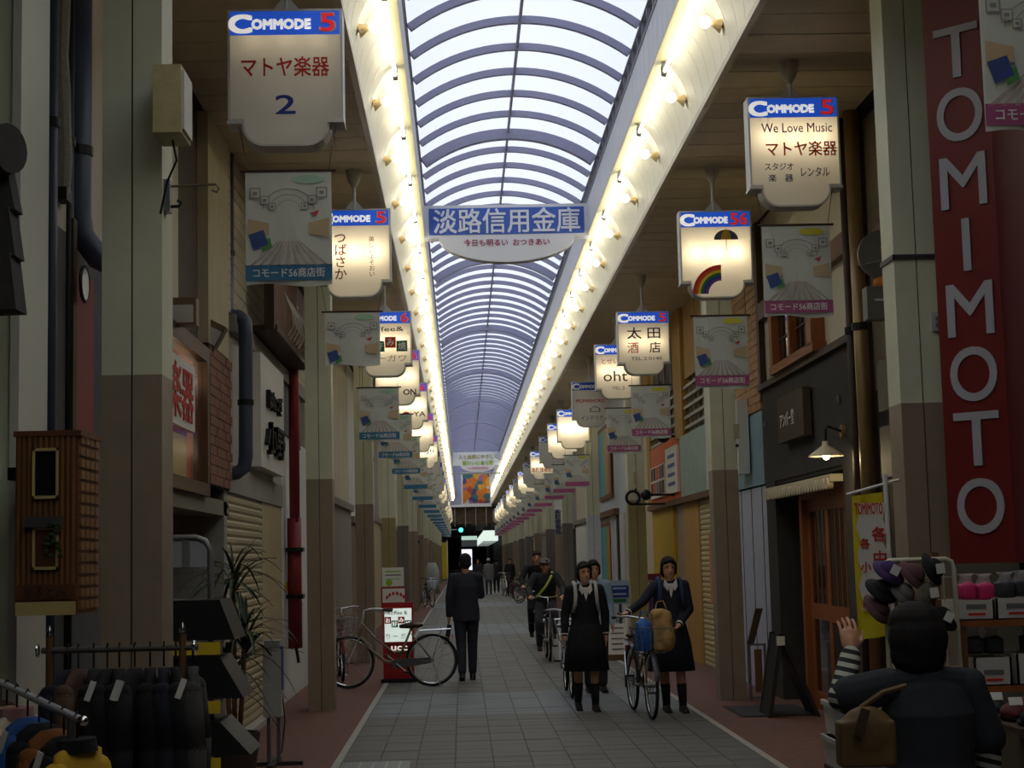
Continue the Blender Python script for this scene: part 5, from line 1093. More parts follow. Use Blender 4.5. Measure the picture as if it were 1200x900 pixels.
# ------------------------------------------------------------------ bicycles
rubber = mat('tyre_rubber', S(28, 28, 28), .8)
def circle(c, r, n, ax='x'):
    f = {'x': lambda a: (0, r * math.cos(a), r * math.sin(a)), 'z': lambda a: (r * math.cos(a), r * math.sin(a), 0)}[ax]
    return [Vector(c) + Vector(f(2 * PI * k / n)) for k in range(n)]
def bicycle(label, loc, rz, frame_m=None, basket=True, lean=0.0, rack=True, group=None, basket_m=None, stand=True):
    fm = frame_m or steel; t = thing('bicycle', label, 'bicycle', loc, rz, group=group, local=True); t.rotation_euler = (0, lean, rz)
    R = .318
    for nm, y in (('front_wheel', -.54), ('rear_wheel', .53)):
        w = MB().tube(circle((0, y, .335), R, 36), .018, 8, closed=True).build(nm, rubber, t, smooth=True)
        MB().tube(circle((0, y, .335), R - .022, 36), .011, 6, closed=True).build('wheel_rim', chrome, w, smooth=True)
        q = MB()
        for k in range(18): a = 2 * PI * k / 18; q.cyl(((.02 if k % 2 else -.02), y, .335), (0, y + (R - .02) * math.cos(a), .335 + (R - .02) * math.sin(a)), .0022, n=4, caps=False)
        q.build('spokes', chrome, w); MB().cyl((-.045, y, .335), (.045, y, .335), .022, n=12).build('hub', steel, w)
        pts = [Vector((0, y + (R + .035) * math.cos(a), .335 + (R + .035) * math.sin(a))) for a in [(-.35 + k * .17) if nm == 'rear_wheel' else (.55 + k * .15) for k in range(17)]]
        q = MB(); 
        for i in range(len(pts) - 1):
            a, b = pts[i], pts[i + 1]; q.quad(a + Vector((-.026, 0, -.006)), b + Vector((-.026, 0, -.006)), b + Vector((0, 0, .004)), a + Vector((0, 0, .004))); q.quad(a + Vector((0, 0, .004)), b + Vector((0, 0, .004)), b + Vector((.026, 0, -.006)), a + Vector((.026, 0, -.006)))
        q.build('mudguard', fm, t)
    bb = Vector((0, .08, .30)); st = Vector((0, .27, .74)); ht = Vector((0, -.36, .86)); hb = Vector((0, -.40, .66))
    q = MB(); q.tube([hb, (0, -.25, .48), (0, -.08, .34), bb], .019, 10); q.cyl(bb, st, .016, n=10); q.cyl(ht, hb, .021, n=10); q.tube([ht + Vector((0, .01, -.05)), (0, -.16, .60), (0, .05, .44), (0, .15, .46)], .013, 8)
    for s in (-1, 1): q.tube([bb + Vector((s * .03, 0, 0)), (s * .06, .53, .335)], .010, 6); q.tube([st + Vector((s * .02, 0, -.06)), (s * .06, .53, .335)], .009, 6)
    q.build('frame', fm, t, smooth=True)
    q = MB()
    for s in (-1, 1): q.tube([hb + Vector((s * .045, 0, -.02)), (s * .05, -.46, .50), (s * .055, -.54, .335)], .011, 8)
    q.obox(hb + Vector((0, 0, -.02)), (.12, .04, .03)); q.build('fork', chrome, t)
    q = MB(); q.cyl(ht, ht + Vector((0, .03, .13)), .012, n=8); zh = .985; yh = -.335
    q.tube([(-.27, .02, zh + .0), (-.25, -.12, zh + .01), (-.16, -.24, zh + .02), (-.05, yh, zh), (.05, yh, zh), (.16, -.24, zh + .02), (.25, -.12, zh + .01), (.27, .02, zh)], .011, 8); q.build('handlebar', chrome, t, smooth=True)
    for s in (-1, 1): MB().cyl((s * .255, -.09, zh + .008), (s * .272, .035, zh), .016, n=8).build('grip', black_plastic, t); MB().tube([(s * .20, -.20, zh), (s * .235, -.10, zh - .03), (s * .25, .0, zh - .035)], .005, 5).build('brake_lever', chrome, t)
    q = BL(); q.sphere((0, .34, .785), (.095, .09, .035), 14, 8); q.cap([(0, .28, .785), (0, .14, .775)], [.045, .026]); q.build('saddle', mat('brown_saddle', S(70, 44, 36), .5), t, smooth=True); MB().cyl(st, (0, .30, .78), .012, n=8).build('seat_post', chrome, t)
    MB().prism([(.02, .265), (.08, .245), (.50, .30), (.56, .335), (.50, .375), (.08, .36), (.02, .34)], 'x', .040, .060).build('chain_case', mat('grey_chain_case', S(80, 80, 84), .4), t)
    q = MB(); q.cyl((-.07, .08, .30), (.08, .08, .30), .014, n=8); q.cyl((.075, .08, .30), (.085, .20, .20), .010, n=6); q.cyl((-.075, .08, .30), (-.085, -.04, .40), .010, n=6); q.build('crank', steel, t)
    for s, p in ((1, (.13, .20, .20)), (-1, (-.13, -.04, .40))): MB().obox(p, (.09, .07, .022)).build('pedal', black_plastic, t)
    if rack:
        q = MB(); q.tube([(-.06, .36, .72), (-.06, .78, .73), (.06, .78, .73), (.06, .36, .72)], .006, 5); 
        for s in (-1, 1): q.cyl((s * .06, .66, .73), (s * .065, .54, .345), .005, n=5)
        for k in range(4): q.cyl((-.06, .45 + k * .09, .725), (.06, .45 + k * .09, .725), .004, n=4)
        q.build('carrier', chrome, t); B((-.025, .79, .60), (.025, .805, .66)).build('rear_reflector', red_ink, t)
    q = MB()
    for s in (-1, 1): q.tube([(s * .07, .53, .33), (s * .12, .60, .15), (s * .13, .63, .012)], .008, 5)
    q.cyl((-.13, .63, .012), (.13, .63, .012), .008, n=5)
    if stand: q.build('kick_stand', chrome, t)
    MB().lathe([(.0, 0), (.03, 0), (.035, .03), (.02, .06), (0, .065)], (-.075, -.50, .60), 12).build('head_lamp', chrome, t, smooth=True)
    if basket:
        q = MB(); zt, zb = .90, .655; yt0, yt1, yb0, yb1 = -.72, -.42, -.66, -.44
        def rect(z, x, y0, y1): return [(-x, y0, z), (x, y0, z), (x, y1, z), (-x, y1, z)]
        for k in range(5): f = k / 4; q.tube(rect(zb + (zt - zb) * f, .13 + .05 * f, yb0 + (yt0 - yb0) * f, yb1 + (yt1 - yb1) * f), .006 if k == 4 else .003, 4, closed=True)
        for k in range(8):
            f = -1 + 2 * k / 7
            for ya, yc in ((yb0, yt0), (yb1, yt1)): q.cyl((f * .13, ya, zb), (f * .18, yc, zt), .003, n=4, caps=False)
        for k in range(6):
            f = k / 5
            for s in (-1, 1): q.cyl((s * .13, yb0 + (yb1 - yb0) * f, zb), (s * .18, yt0 + (yt1 - yt0) * f, zt), .003, n=4, caps=False)
            q.cyl((-.13, yb0 + (yb1 - yb0) * f, zb), (.13, yb0 + (yb1 - yb0) * f, zb), .003, n=4, caps=False)
        q.build('basket', basket_m or chrome, t)
    return t
dkfr = mat('dark_bike_paint', S(60, 60, 66), .35, .4)
bicycle('silver bicycle with basket parked across the coffee stand', (-.95, 21.15, 0), -PI / 2 + .03, mat('champagne_bike_paint', S(128, 120, 104), .35, .5), basket_m=mat('grey_wire', S(150, 150, 148), .4, .5))
bicycle('bicycle with wire basket pushed by the schoolgirl in navy suit', (1.80, 16.72, 0), .07, dkfr, stand=False)
bicycle('bicycle ridden by the cyclist with yellow green sash', (1.33, 26.05, 0), .0, dkfr, basket=False, stand=False)
bicycle('bicycle with pale basket pushed by the woman in pale blue', (aY(664, 700, 19.4).x, 19.4, 0), .0, white_plastic, stand=False)
bicycle('bicycle of the second cyclist behind the cyclist with sash', (aY(630, 700, 30.5).x, 30.45, 0), .0, dkfr, basket=False, stand=False)
bicycle('dark red bicycle half hidden behind the second music shop side pillar', (-1.72, 22.9, 0), .12, mat('dark_red_bike', S(120, 30, 34), .35, .3))
bicycle('bicycle beside the far red drain pipe', (-1.18, 56, 0), .25, mat('olive_bike', S(90, 90, 50), .4))
bicycle('bicycle held by the far person in black', (1.75, 69.6, 0), .1, white_plastic)
for i, (x, y, a) in enumerate(((2.35, 58, .7), (2.45, 61, .8), (2.35, 64, .6))): bicycle('%s parked bicycle of three far along the black shop side' % ['nearest', 'middle', 'farthest'][i], (x, y, 0), a, steel, group='bicycles parked far along the black shop side')
# load of the school bicycle
bag = thing('blue_bag', 'bright blue bag in the basket of the school bicycle', 'bag', (1.79, 16.10, .76)); q = BL(); q.box((1.70, 16.05, .68), (1.84, 16.18, .96)); q.sphere((1.77, 16.11, .83), (.095, .10, .17)); link_mesh('bag_body', solid0(q, .012, 4), mat('bright_blue_nylon', S(36, 96, 176), .5), bag).location = -Vector((1.79, 16.10, .76)); MB().tube([(1.73, 16.1, 1.0), (1.75, 16.1, 1.06), (1.80, 16.1, 1.06), (1.82, 16.1, 1.0)], .008, 6).build('handle', mat('bright_blue_nylon', (0, 0, 0)), bag)
bag = thing('paper_bag', 'crumpled brown bag beside the blue bag in the basket', 'bag', (1.96, 16.18, .76)); q = BL(); q.box((1.86, 16.05, .68), (2.02, 16.30, .98)); q.sphere((1.95, 16.16, .92), (.125, .13, .17)); q.sphere((2.0, 16.12, .80), (.09, .12, .14)); q.sphere((1.90, 16.10, 1.03), (.07, .07, .06)); q.sphere((2.0, 16.16, 1.02), (.06, .07, .05)); link_mesh('bag_body', solid0(q, .014, 5), mat('brown_paper', S(176, 140, 88), .7, var=.2, scale=18, bump=.8, bscale=25), bag).location = -Vector((1.96, 16.18, .76)); MB().tube([(1.90, 16.18, 1.08), (1.92, 16.18, 1.15), (1.98, 16.18, 1.16), (2.01, 16.18, 1.08)], .006, 6).build('handle', mat('brown_paper', (0, 0, 0)), bag)

# ------------------------------------------------------------------ street furniture
us = thing('sign_stand', 'red illuminated coffee sign stand behind the parked bicycle', 'sign', (-.92, 22.0, 0)); YU = 22.0
xa, xb = aY(449, 760, YU).x, aY(485, 760, YU).x
redp = mat('red_sign_plastic', S(160, 30, 30), .4)
B((xa, YU, .05), (xb, YU + .18, 1.06)).build('body', redp, us); B((xa - .03, YU - .08, 0), (xb + .03, YU + .26, .05)).build('base', black_plastic, us)
zl0, zl1 = aY(465, 752, YU).z, aY(465, 713, YU).z
B((xa + .025, YU - .012, zl0), (xb - .025, YU, zl1)).build('lit_panel', mat('lit_panel_glow', (1, 1, 1), emit=(.80, .95, .86), estr=.62), us)
xc = (xa + xb) / 2; wP = xb - xa
text('coffee &', .075, 'lettering', black_ink, us, (xc, YU - .014, zl1 - .055), bold=.004, width=wP * .62)
for k, (ch, m, dz) in enumerate((('お', red_ink, .155), ('好', green_ink, .205), ('み', red_ink, .155), ('焼', green_ink, .205))):
    x = xc - .135 + k * .09; B((x - .043, YU - .016, zl1 - dz - .045), (x + .043, YU - .0125, zl1 - dz + .045)).build('square', m, us); text(ch, .07, 'lettering', mat('lit_letter', (1, 1, 1), emit=(1, 1, .95), estr=.7), us, (x, YU - .018, zl1 - dz), bold=.015, depth=.002)
text('り ー ガ', .085, 'lettering', black_ink, us, (xc - .03, YU - .014, zl0 + .075), bold=.0, width=wP * .62)
zu = aY(465, 761, YU).z; B((xa + .06, YU - .006, zu - .06), (xb - .05, YU, zu + .07)).build('name_plate', mat('deep_red', S(120, 20, 22), .4), us); text('ucc', .125, 'lettering', mat('lit_letter2', (1, 1, 1), emit=(1, .95, .85), estr=.55), us, (xc + .01, YU - .008, zu + .015), bold=.03, width=.21); text('COFFEE', .03, 'lettering', mat('gold_ink', (0, 0, 0)), us, (xc + .02, YU - .008, zu - .035), width=.14)
z0, z1 = aY(460, 713, YU).z, aY(460, 688, YU).z; mb_ = B((xa - .02, YU + .02, z0), (xb - .09, YU + .06, z1)).build('menu_board', redp, us); B((xa, YU + .014, z0 + .02), (xb - .11, YU + .02, z1 - .02)).build('menu_sheet', paper, mb_)
for k in range(6): a = .5 + k * .42; MB().obox((xc - .03 - .13 * math.cos(a), YU + .012, z0 + .10 + .10 * math.sin(a)), (.03, .004, .045), Matrix.Rotation(.4 * math.cos(a), 3, 'Y')).build('brush_mark', red_ink, mb_)
z2 = aY(460, 665, YU).z; cd = B((xa + .0, YU + .03, z1 + .01), (xb - .12, YU + .04, z2)).build('top_card', paper, us)
for k in range(3): B((xa + .04, YU + .026, z2 - .06 - k * .05), (xb - .16, YU + .03, z2 - .045 - k * .05)).build('print_line', [lime_ink, grey_ink, pr_oval][k], cd)
MB().cyl((xa + .09, YU + .03, z1 + .06), (xa + .09, YU + .024, z1 + .06), .045, n=16).build('round_print', lime_ink, cd)
# white dispenser on a stand
ds_ = thing('dispenser_stand', 'white box on a steel stand beside the dracaena', 'stand', (-1.60, 13.4, 0)); x0, x1 = aY(310, 800, 13.4).x, aY(331, 800, 13.4).x
B((x0, 13.3, .39), (x1, 13.55, .93)).build('box', mat('grey_white_box', S(178, 178, 170), .5), ds_); B((x0 + .01, 13.3, .93), (x1 - .01, 13.5, 1.0)).build('lid', mat('pale_grey_lid', S(150, 150, 146), .5), ds_); B((x1 - .02, 13.32, .60), (x1 + .004, 13.45, .95)).build('blue_label', blue_ink, ds_)
for s in (-.04, .04): B(((x0 + x1) / 2 + s - .015, 13.38, 0.03), ((x0 + x1) / 2 + s + .015, 13.42, .40)).build('leg', steel, ds_)
B((x0 - .12, 13.36, 0), (x1 + .16, 13.44, .03)).build('foot_bar', dkfr, ds_); B(((x0 + x1) / 2 - .03, 13.1, 0), ((x0 + x1) / 2 + .03, 13.7, .03)).build('foot_bar', dkfr, ds_); MB().tube([(x1, 13.4, .55), (x1 + .02, 13.38, .35), (x1 - .01, 13.38, .1)], .006, 5).build('cord', black_plastic, ds_)
# dracaena
def blade(q, p, d, L, w, droop):
    p = Vector(p); d = Vector(d).normalized(); s = d.cross(Vector((0, 0, 1))); s = s.normalized() if s.length > 1e-3 else Vector((1, 0, 0)); prev = None
    for i in range(7):
        f = i / 6; c = p + d * L * f + Vector((0, 0, -droop * f * f)); ww = w * (1 - f) ** .6 * (.5 + .5 * min(1, f * 5)); row = (c - s * ww, c + Vector((0, 0, -.004)), c + s * ww)
        if prev: q.quad(prev[0], prev[1], row[1], row[0]); q.quad(prev[1], prev[2], row[2], row[1])
        prev = row
pl_ = thing('potted_dracaena', 'tall potted dracaena with drooping narrow leaves by the shutter', 'plant', (-1.80, 12.9, 0)); leafm = mat('dracaena_leaf', S(46, 66, 36), .5, var=.25, scale=12)
MB().lathe([(0, 0), (.16, 0), (.20, .32), (.18, .32), (.16, .28), (0, .28)], (-1.80, 12.9, 0), 20).build('pot', mat('dark_pot', S(60, 50, 44), .6), pl_)
for k, (dx, dy, zt) in enumerate(((0, 0, 1.60), (.06, .05, 1.15), (-.05, .03, .85))):
    MB().tube([(-1.80 + dx * .5, 12.9 + dy, .28), (-1.80 + dx, 12.9 + dy, zt * .6), (-1.80 + dx * 1.3, 12.9 + dy, zt)], .02, 8).build('stem', brown_wood, pl_, smooth=True)
    for i in range(32):
        a = i * 2.4 + k; el = random.uniform(.2, 1.3); q = MB(); blade(q, (0, 0, 0), (math.cos(a) * math.cos(el), math.sin(a) * math.cos(el), math.sin(el)), random.uniform(.42, .68), random.uniform(.018, .030), random.uniform(.15, .55)); q.xf(Matrix.Translation((-1.80 + dx * 1.3, 12.9 + dy, zt - random.uniform(0, .25)))); q.build('leaf', leafm, pl_)
# A-board, small easel, mat, flag on the right
ab = thing('a_board', 'black folding A board on the red strip before the black shop', 'sign board', (3.22, 16.3, 0)); xp, zp = 3.05 + .07, .80
for s, xbot in ((-1, 2.98), (1, 3.46)):
    pn = MB()._add([(xp - .012, 16.05, zp), (xp + .012, 16.05, zp), (xbot + .012, 16.05, 0), (xbot - .012, 16.05, 0), (xp - .012, 16.55, zp), (xp + .012, 16.55, zp), (xbot + .012, 16.55, 0), (xbot - .012, 16.55, 0)], [(0, 1, 2, 3), (7, 6, 5, 4), (0, 4, 5, 1), (3, 2, 6, 7), (1, 5, 6, 2), (0, 3, 7, 4)]).build('board', black_plastic, ab)
    for y in (16.04, 16.52): MB()._add([(xp - .02, y, zp + .01), (xp + .02, y, zp + .01), (xbot + .02, y, 0), (xbot - .02, y, 0), (xp - .02, y + .04, zp + .01), (xp + .02, y + .04, zp + .01), (xbot + .02, y + .04, 0), (xbot - .02, y + .04, 0)], [(0, 1, 2, 3), (7, 6, 5, 4), (0, 4, 5, 1), (3, 2, 6, 7), (1, 5, 6, 2), (0, 3, 7, 4)]).build('frame_rail', mat('dark_frame', S(44, 40, 36), .5), pn)
B((xp - .05, 16.03, zp - .10), (xp + .03, 16.045, zp - .01)).build('white_tag', paper, ab)
dm = thing('door_mat', 'dark door mat under the black A board', 'mat', (3.1, 16.8, 0)); B((2.75, 16.2, .001), (3.45, 17.3, .012)).build('pile', mat('dark_mat', S(58, 58, 62), .95, var=.15, scale=30), dm); B((2.72, 16.17, .001), (3.48, 17.33, .008)).build('rim', rubber, dm)
es = thing('folding_easel', 'small steel easel with wooden name plate by the second black shop side pillar', 'easel', (3.22, 18.0, 0)); x0, x1 = aY(879, 790, 17.9).x, aY(897, 790, 17.9).x; 
for x in (x0, x1): B((x - .012, 17.88, 0), (x + .012, 17.91, .62)).build('leg', steel, es)
for z in (.03, .60): B((x0, 17.88, z), (x1, 17.91, z + .02)).build('cross_bar', steel, es)
MB()._add([(x0 - .01, 17.95, .60), (x0 + .10, 17.95, 1.0), (x1 + .01, 17.95, 1.0), (x0 + .06, 17.95, .60), (x0 - .01, 17.99, .60), (x0 + .10, 17.99, 1.0), (x1 + .01, 17.99, 1.0), (x0 + .06, 17.99, .60)], [(0, 1, 2, 3), (7, 6, 5, 4), (0, 4, 5, 1), (1, 5, 6, 2), (2, 6, 7, 3), (3, 7, 4, 0)]).build('leaning_panel', dark_wood, es); B((x0 + .05, 17.86, .10), (x0 + .13, 17.88, .56)).build('name_plate', brown_wood, es)
fg = thing('banner_flag', 'yellow upright flag with red writing beside the red corner board', 'flag', (2.25, 9.0, 0)); YF = 8.9
p0 = aY(1037, 556, YF); fx0, fx1 = aY(1000, 620, YF).x, aY(1036, 620, YF).x; ztop = aY(1010, 575, YF).z; zbot = aY(1010, 750, YF).z
MB().cyl((p0.x + .012, YF, 0.03), (p0.x, YF, p0.z), .014, n=10).build('pole', white_plastic, fg); MB().cyl((fx0 - .03, YF, ztop - .02), (p0.x + .08, YF, p0.z - .03), .008, n=8).build('cross_arm', white_plastic, fg); MB().lathe([(0, 0), (.16, 0), (.15, .05), (.03, .07), (0, .07)], (p0.x + .012, YF, 0), 18).build('foot', mat('grey_disc', (0, 0, 0)), fg)
q = MB(); n = 10
for zz in [(ztop - .03) + ((zbot) - (ztop - .03)) * i / 8 for i in range(9)]: q.v += [Vector((fx0 + (fx1 - fx0) * k / n, YF + .012 * math.sin(k * .9 + zz * 5), zz + .02 * k / n)) for k in range(n + 1)]
q.f = [(r * (n + 1) + k, (r + 1) * (n + 1) + k, (r + 1) * (n + 1) + k + 1, r * (n + 1) + k + 1) for r in range(8) for k in range(n)]; q.m = [0] * len(q.f); q.build('cloth', mat('flag_yellow', S(214, 196, 40), .8), fg, smooth=True)
xm = (fx0 + fx1) / 2; H_ = ztop - zbot
text('TOMIMOTO', .09, 'heading', orange_ink, fg, (xm, YF - .018, ztop - .10), bold=.03, width=.155)
MB().prism([(xm - .062 + .012 * math.sin(k * 1.7), zbot + .16 + k * .045) for k in range(14)] + [(xm + .085 + .012 * math.sin(k * 2.1), zbot + .16 + k * .045) for k in range(13, -1, -1)], 'y', YF - .018, YF - .016).build('white_field', paper, fg)
for body, x, z, s in (('各', .05, .24, .085), ('中', .05, .37, .085), ('来', .05, .62, .085), ('各', -.03, .29, .06), ('小', -.03, .42, .06), ('は', -.03, .62, .06)): text(body, s, 'lettering', red_ink, fg, (xm + x, YF - .021, ztop - z), bold=.02)
# boards in the middle distance
bl = thing('street_sign', 'blue and white board standing before the olive clad pillar', 'sign', (2.42, 25.8, 0)); a = aY(712, 708, 25.8); b = aY(737, 680, 25.8)
B((a.x, 25.8, a.z), (b.x, 25.83, b.z)).build('board', mat('pale_blue_board', S(150, 176, 200), .5), bl); B((a.x + .06, 25.79, a.z + .10), (b.x - .01, 25.8, b.z - .08)).build('blue_field', blue_ink, bl)
for k in range(2): B((a.x + .09, 25.786, a.z + .14 + k * .09), (b.x - .05, 25.79, a.z + .17 + k * .09)).build('print_line', mat('pale_blue_board', (0, 0, 0)), bl)
B((a.x + .09, 25.786, a.z + .03), (b.x - .05, 25.8, a.z + .08)).build('print_line', green_ink, bl)
for x in (a.x + .06, b.x - .06): B((x - .02, 25.81, .05), (x + .02, 25.84, a.z)).build('leg', white_plastic, bl)
B((a.x - .05, 25.65, 0), (b.x + .12, 26.0, .08)).build('wooden_base', brown_wood, bl)
wb_ = thing('paper_board', 'white notice board leaning in front of the blue board', 'sign', (2.4, 25.5, 0)); a = aY(713, 769, 25.4); b = aY(735, 731, 25.4)
MB()._add([(a.x, 25.4, .09), (b.x + .02, 25.4, .09), (b.x - .03, 25.52, b.z), (a.x + .03, 25.52, b.z), (a.x, 25.43, .09), (b.x + .02, 25.43, .09), (b.x - .03, 25.55, b.z), (a.x + .03, 25.55, b.z)], [(0, 1, 2, 3), (7, 6, 5, 4), (0, 4, 5, 1), (1, 5, 6, 2), (2, 6, 7, 3), (3, 7, 4, 0)]).build('board', paper, wb_); B((a.x - .04, 25.38, 0), (b.x + .05, 25.6, .09)).build('foot', brown_wood, wb_)
for k in range(5): B((a.x + .06, 25.41 + k * .022, .16 + k * .08), (b.x - .05, 25.418 + k * .022, .18 + k * .08)).build('print_line', grey_ink, wb_)
mg = thing('menu_board', 'purple and red menu board beside the yellow panel', 'sign', (3.15, 29, 0)); a = aY(755, 700, 28.6); b = aY(778, 672, 28.6); B((a.x, 28.6, a.z - .3), (b.x, 28.65, b.z)).build('board', mat('maroon_board', S(130, 36, 50), .5), mg); B((a.x + .04, 28.59, a.z - .25), (b.x - .04, 28.6, b.z - .05)).build('purple_field', purple_ink, mg)
for x in (a.x + .05, b.x - .05): B((x - .02, 28.62, 0), (x + .02, 28.66, a.z)).build('leg', dark_wood, mg)
for k in range(4): MB().obox(((a.x + b.x) / 2 - .09 + k * .06, 28.588, b.z - .15), (.015, .004, .10), Matrix.Rotation(.4 * (-1) ** k, 3, 'Y')).build('brush_mark', white_ink, mg)

# ------------------------------------------------------------------ wooden sign box and clothes on the left
wx = thing('wooden_sign_box', 'wooden house shaped sign box on the pale green pier', 'sign', (-1.68, 6.5, 1.4)); YW = 6.5
a = aY(17, 722, YW); b = aY(92, 507, YW); woodl = mat('light_wood_slat', S(136, 94, 52), .5, var=.2, scale=10, stretch=(4, 4, .3)); woodd = mat('red_wood_box', S(106, 62, 34), .55, var=.2, scale=8, stretch=(3, 3, .3))
B((a.x, YW, a.z), (b.x, YW + .36, b.z)).build('case', woodd, wx); B((a.x - .008, YW - .01, b.z - .012), (b.x + .012, YW + .37, b.z + .01)).build('top_board', woodd, wx)
wB = b.x - a.x
zc = lambda v: aY(55, v, YW).z
for k in range(11):
    x = a.x + .008 + k * (wB - .02) / 10.5
    B((x, YW - .008, zc(685)), (x + .010, YW, b.z - .014)).build('slat', woodl, wx)
def pane_box(u0, v0, u1, v1, nm, glass):
    p, q_ = aY(u0, v1, YW), aY(u1, v0, YW); w = B((p.x, YW - .014, p.z), (q_.x, YW - .008, q_.z)).build(nm, glass, wx)
    for aa, bb in (((p.x, p.z), (q_.x, p.z + .012)), ((p.x, q_.z - .012), (q_.x, q_.z)), ((p.x, p.z), (p.x + .010, q_.z)), ((q_.x - .010, p.z), (q_.x, q_.z))): B((aa[0], YW - .022, aa[1]), (bb[0], YW - .012, bb[1])).build('window_frame', mat('cream_wood', S(206, 184, 120), .5), w)
pane_box(39, 525, 70, 585, 'upper_window', dark_glass); pane_box(39, 617, 70, 668, 'lower_window', mat('brown_glass', S(96, 62, 34), .3)); B((aY(36, 0, YW).x, YW - .035, zc(618)), (aY(78, 0, YW).x, YW - .005, zc(606))).build('little_eave', mat('slate_eave', S(70, 68, 66), .7), wx)
B((a.x + .005, YW - .015, zc(703)), (b.x - .004, YW, zc(685))).build('name_plank', woodd, wx); text('まるとみ', .055, 'lettering', dark_wood, wx, ((a.x + b.x) / 2, YW - .017, zc(694)), bold=.02, width=.16); B((a.x + .006, YW - .012, zc(721)), (b.x - .008, YW, zc(705))).build('cream_plank', mat('cream_wood', (0, 0, 0)), wx)
for k in range(60):
    r, c_ = divmod(k, 4); B((b.x, YW + .02 + c_ * .083, a.z + .02 + r * .047), (b.x + .008, YW + .085 + c_ * .083, a.z + .052 + r * .047)).build('side_block', woodl, wx)
ivy = MB()
for k in range(26): p = aY(62 + random.uniform(-10, 12), 628 + random.uniform(-14, 24), YW - .04); ivy.sphere(p, (.010, .004, .009), 6, 4)
ivy.build('ivy_sprig', mat('ivy_leaf', S(44, 62, 32), .6), wx); B((a.x - .06, YW + .1, zc(560)), (a.x, YW + .4, zc(545))).build('bracket', black_metal, wx)
# hanging clothes
def garment(label, c, rz, m, L=.70, W=.40, T_=.055, collar_m=None, tagc=None, group=None, skirt=False):
    """c = point on the rail"""
    t = thing('hanging_garment', label, 'garment', c, rz, group=group, local=True)
    MB().tube([(0, 0, -.07), (0, .0, -.02), (0, .012, .008), (0, .0, .022), (0, -.012, .008)], .004, 5).build('hook', black_metal, t)
    q = BL(); q.rings([((0, 0, -.075), .022, .05), ((0, 0, -.10), T_ * .75, .12), ((0, 0, -.145), T_, W * .48), ((0, 0, -.20), T_ * 1.1, W * .47), ((0, 0, -.40), T_, W * .43), ((0, 0, -L), T_ * 1.15, W * .47)], 24, fold=5, amp=.04)
    if not skirt:
        for s in (-1, 1): q.cap([(0, s * W * .44, -.16), (.02, s * W * .55, -.36), (.02, s * W * .56, -.55)], [.042, .040, .036])
    q.build('cloth', m, t, smooth=True)
    if collar_m: BL().rings([((0, 0, -.06), .045, .075), ((0, 0, -.10), .05, .085)], 16).build('collar', collar_m, t)
    if tagc: MB().obox((.01, -W * .53 - .02, -.14), (.022, .003, .075), Matrix.Rotation(.35, 3, 'Y')).build('price_tag', paper, t)
    return t
rk = thing('clothes_rack', 'wooden post clothes rack before the near music shop side pillar', 'clothes rack', (-1.25, 6.3, 0)); YR = 6.3
pA, pB = aY(58, 757, YR), aY(214, 764, YR); zr = (pA.z + pB.z) / 2
MB().cyl((pA.x - .03, YR, zr), (pB.x + .06, YR, zr), .012, n=10).build('rail', mat('dull_rail', S(110, 106, 100), .4, .6), rk)
for p in (pA, pB):
    MB().cyl((p.x, YR, .03), (p.x, YR, zr + .05), .014, n=10).build('post', brown_wood, rk); MB().lathe([(0, .10), (.008, .08), (.014, .06), (.007, .05), (.012, .045), (.012, .03)], (p.x, YR, zr), 12).build('finial', chrome, rk, smooth=True); B((p.x - .02, YR - .25, 0), (p.x + .02, YR + .25, .03)).build('foot', brown_wood, rk)
for p, s in ((pA, -1), (pB, 1)): MB().tube(circle((p.x + s * .045, YR, zr), .022, 14), .004, 5, closed=True).build('ring', chrome, rk)
gm = [mat('black_garment', S(15, 15, 17), .95, var=.2, scale=20), mat('charcoal_garment', S(26, 25, 25), .95, var=.2, scale=20), mat('brown_garment', S(76, 56, 42), .95, var=.2, scale=20), mat('navy_garment', S(22, 24, 34), .95, var=.2, scale=20), mat('grey_garment', S(58, 56, 54), .95, var=.2, scale=20)]
spec = [(80, 3, 'navy garment next to the end post of the wooden rack', None), (92, 2, 'brown garment second from the end post on the wooden rack', None), (110, 1, 'charcoal garment with dangling tag beside the brown one', 1), (126, 0, 'black garment between charcoal ones on the wooden rack', None), (140, 0, 'black garment in the middle of the wooden rack', 1), (158, 1, 'charcoal garment with long white tag on the wooden rack', 1), (176, 0, 'black garment near the finial post of the wooden rack', None), (192, 3, 'navy garment against the finial post of the wooden rack', None), (206, 1, 'charcoal garment just inside the finial post', 1), (226, 4, 'grey garment at the free end of the wooden rack', None)]
for u, k, lab, tg in spec: x = aY(u, 760, YR).x; garment(lab, (x, YR, zr), random.uniform(-.25, .25), gm[k], random.uniform(.62, .78), .38, .026, tagc=tg, group='clothes on the wooden rack')
n0, n1 = aY(-12, 794, 6.3), aY(97, 845, 5.0)
nr = thing('chrome_rail', 'chrome clothes rail at the lower corner of the view', 'clothes rail', (-1.6, 5.7, 0)); MB().cyl(n0, n1, .013, n=12).build('rail', mat('bright_rail', S(214, 218, 228), .25, .4), nr); MB().sphere(n1, .017, 10, 8).build('end_cap', chrome, nr, smooth=True)
for p in (n0.lerp(n1, .12), n0.lerp(n1, .9)): MB().cyl((p.x, p.y, 0), p, .013, n=10).build('post', steel, nr); MB().obox((p.x, p.y, .02), (.4, .05, .03), Matrix.Rotation(.55, 3, 'Z')).build('foot', steel, nr)
ang = math.atan2(n1.y - n0.y, n1.x - n0.x)
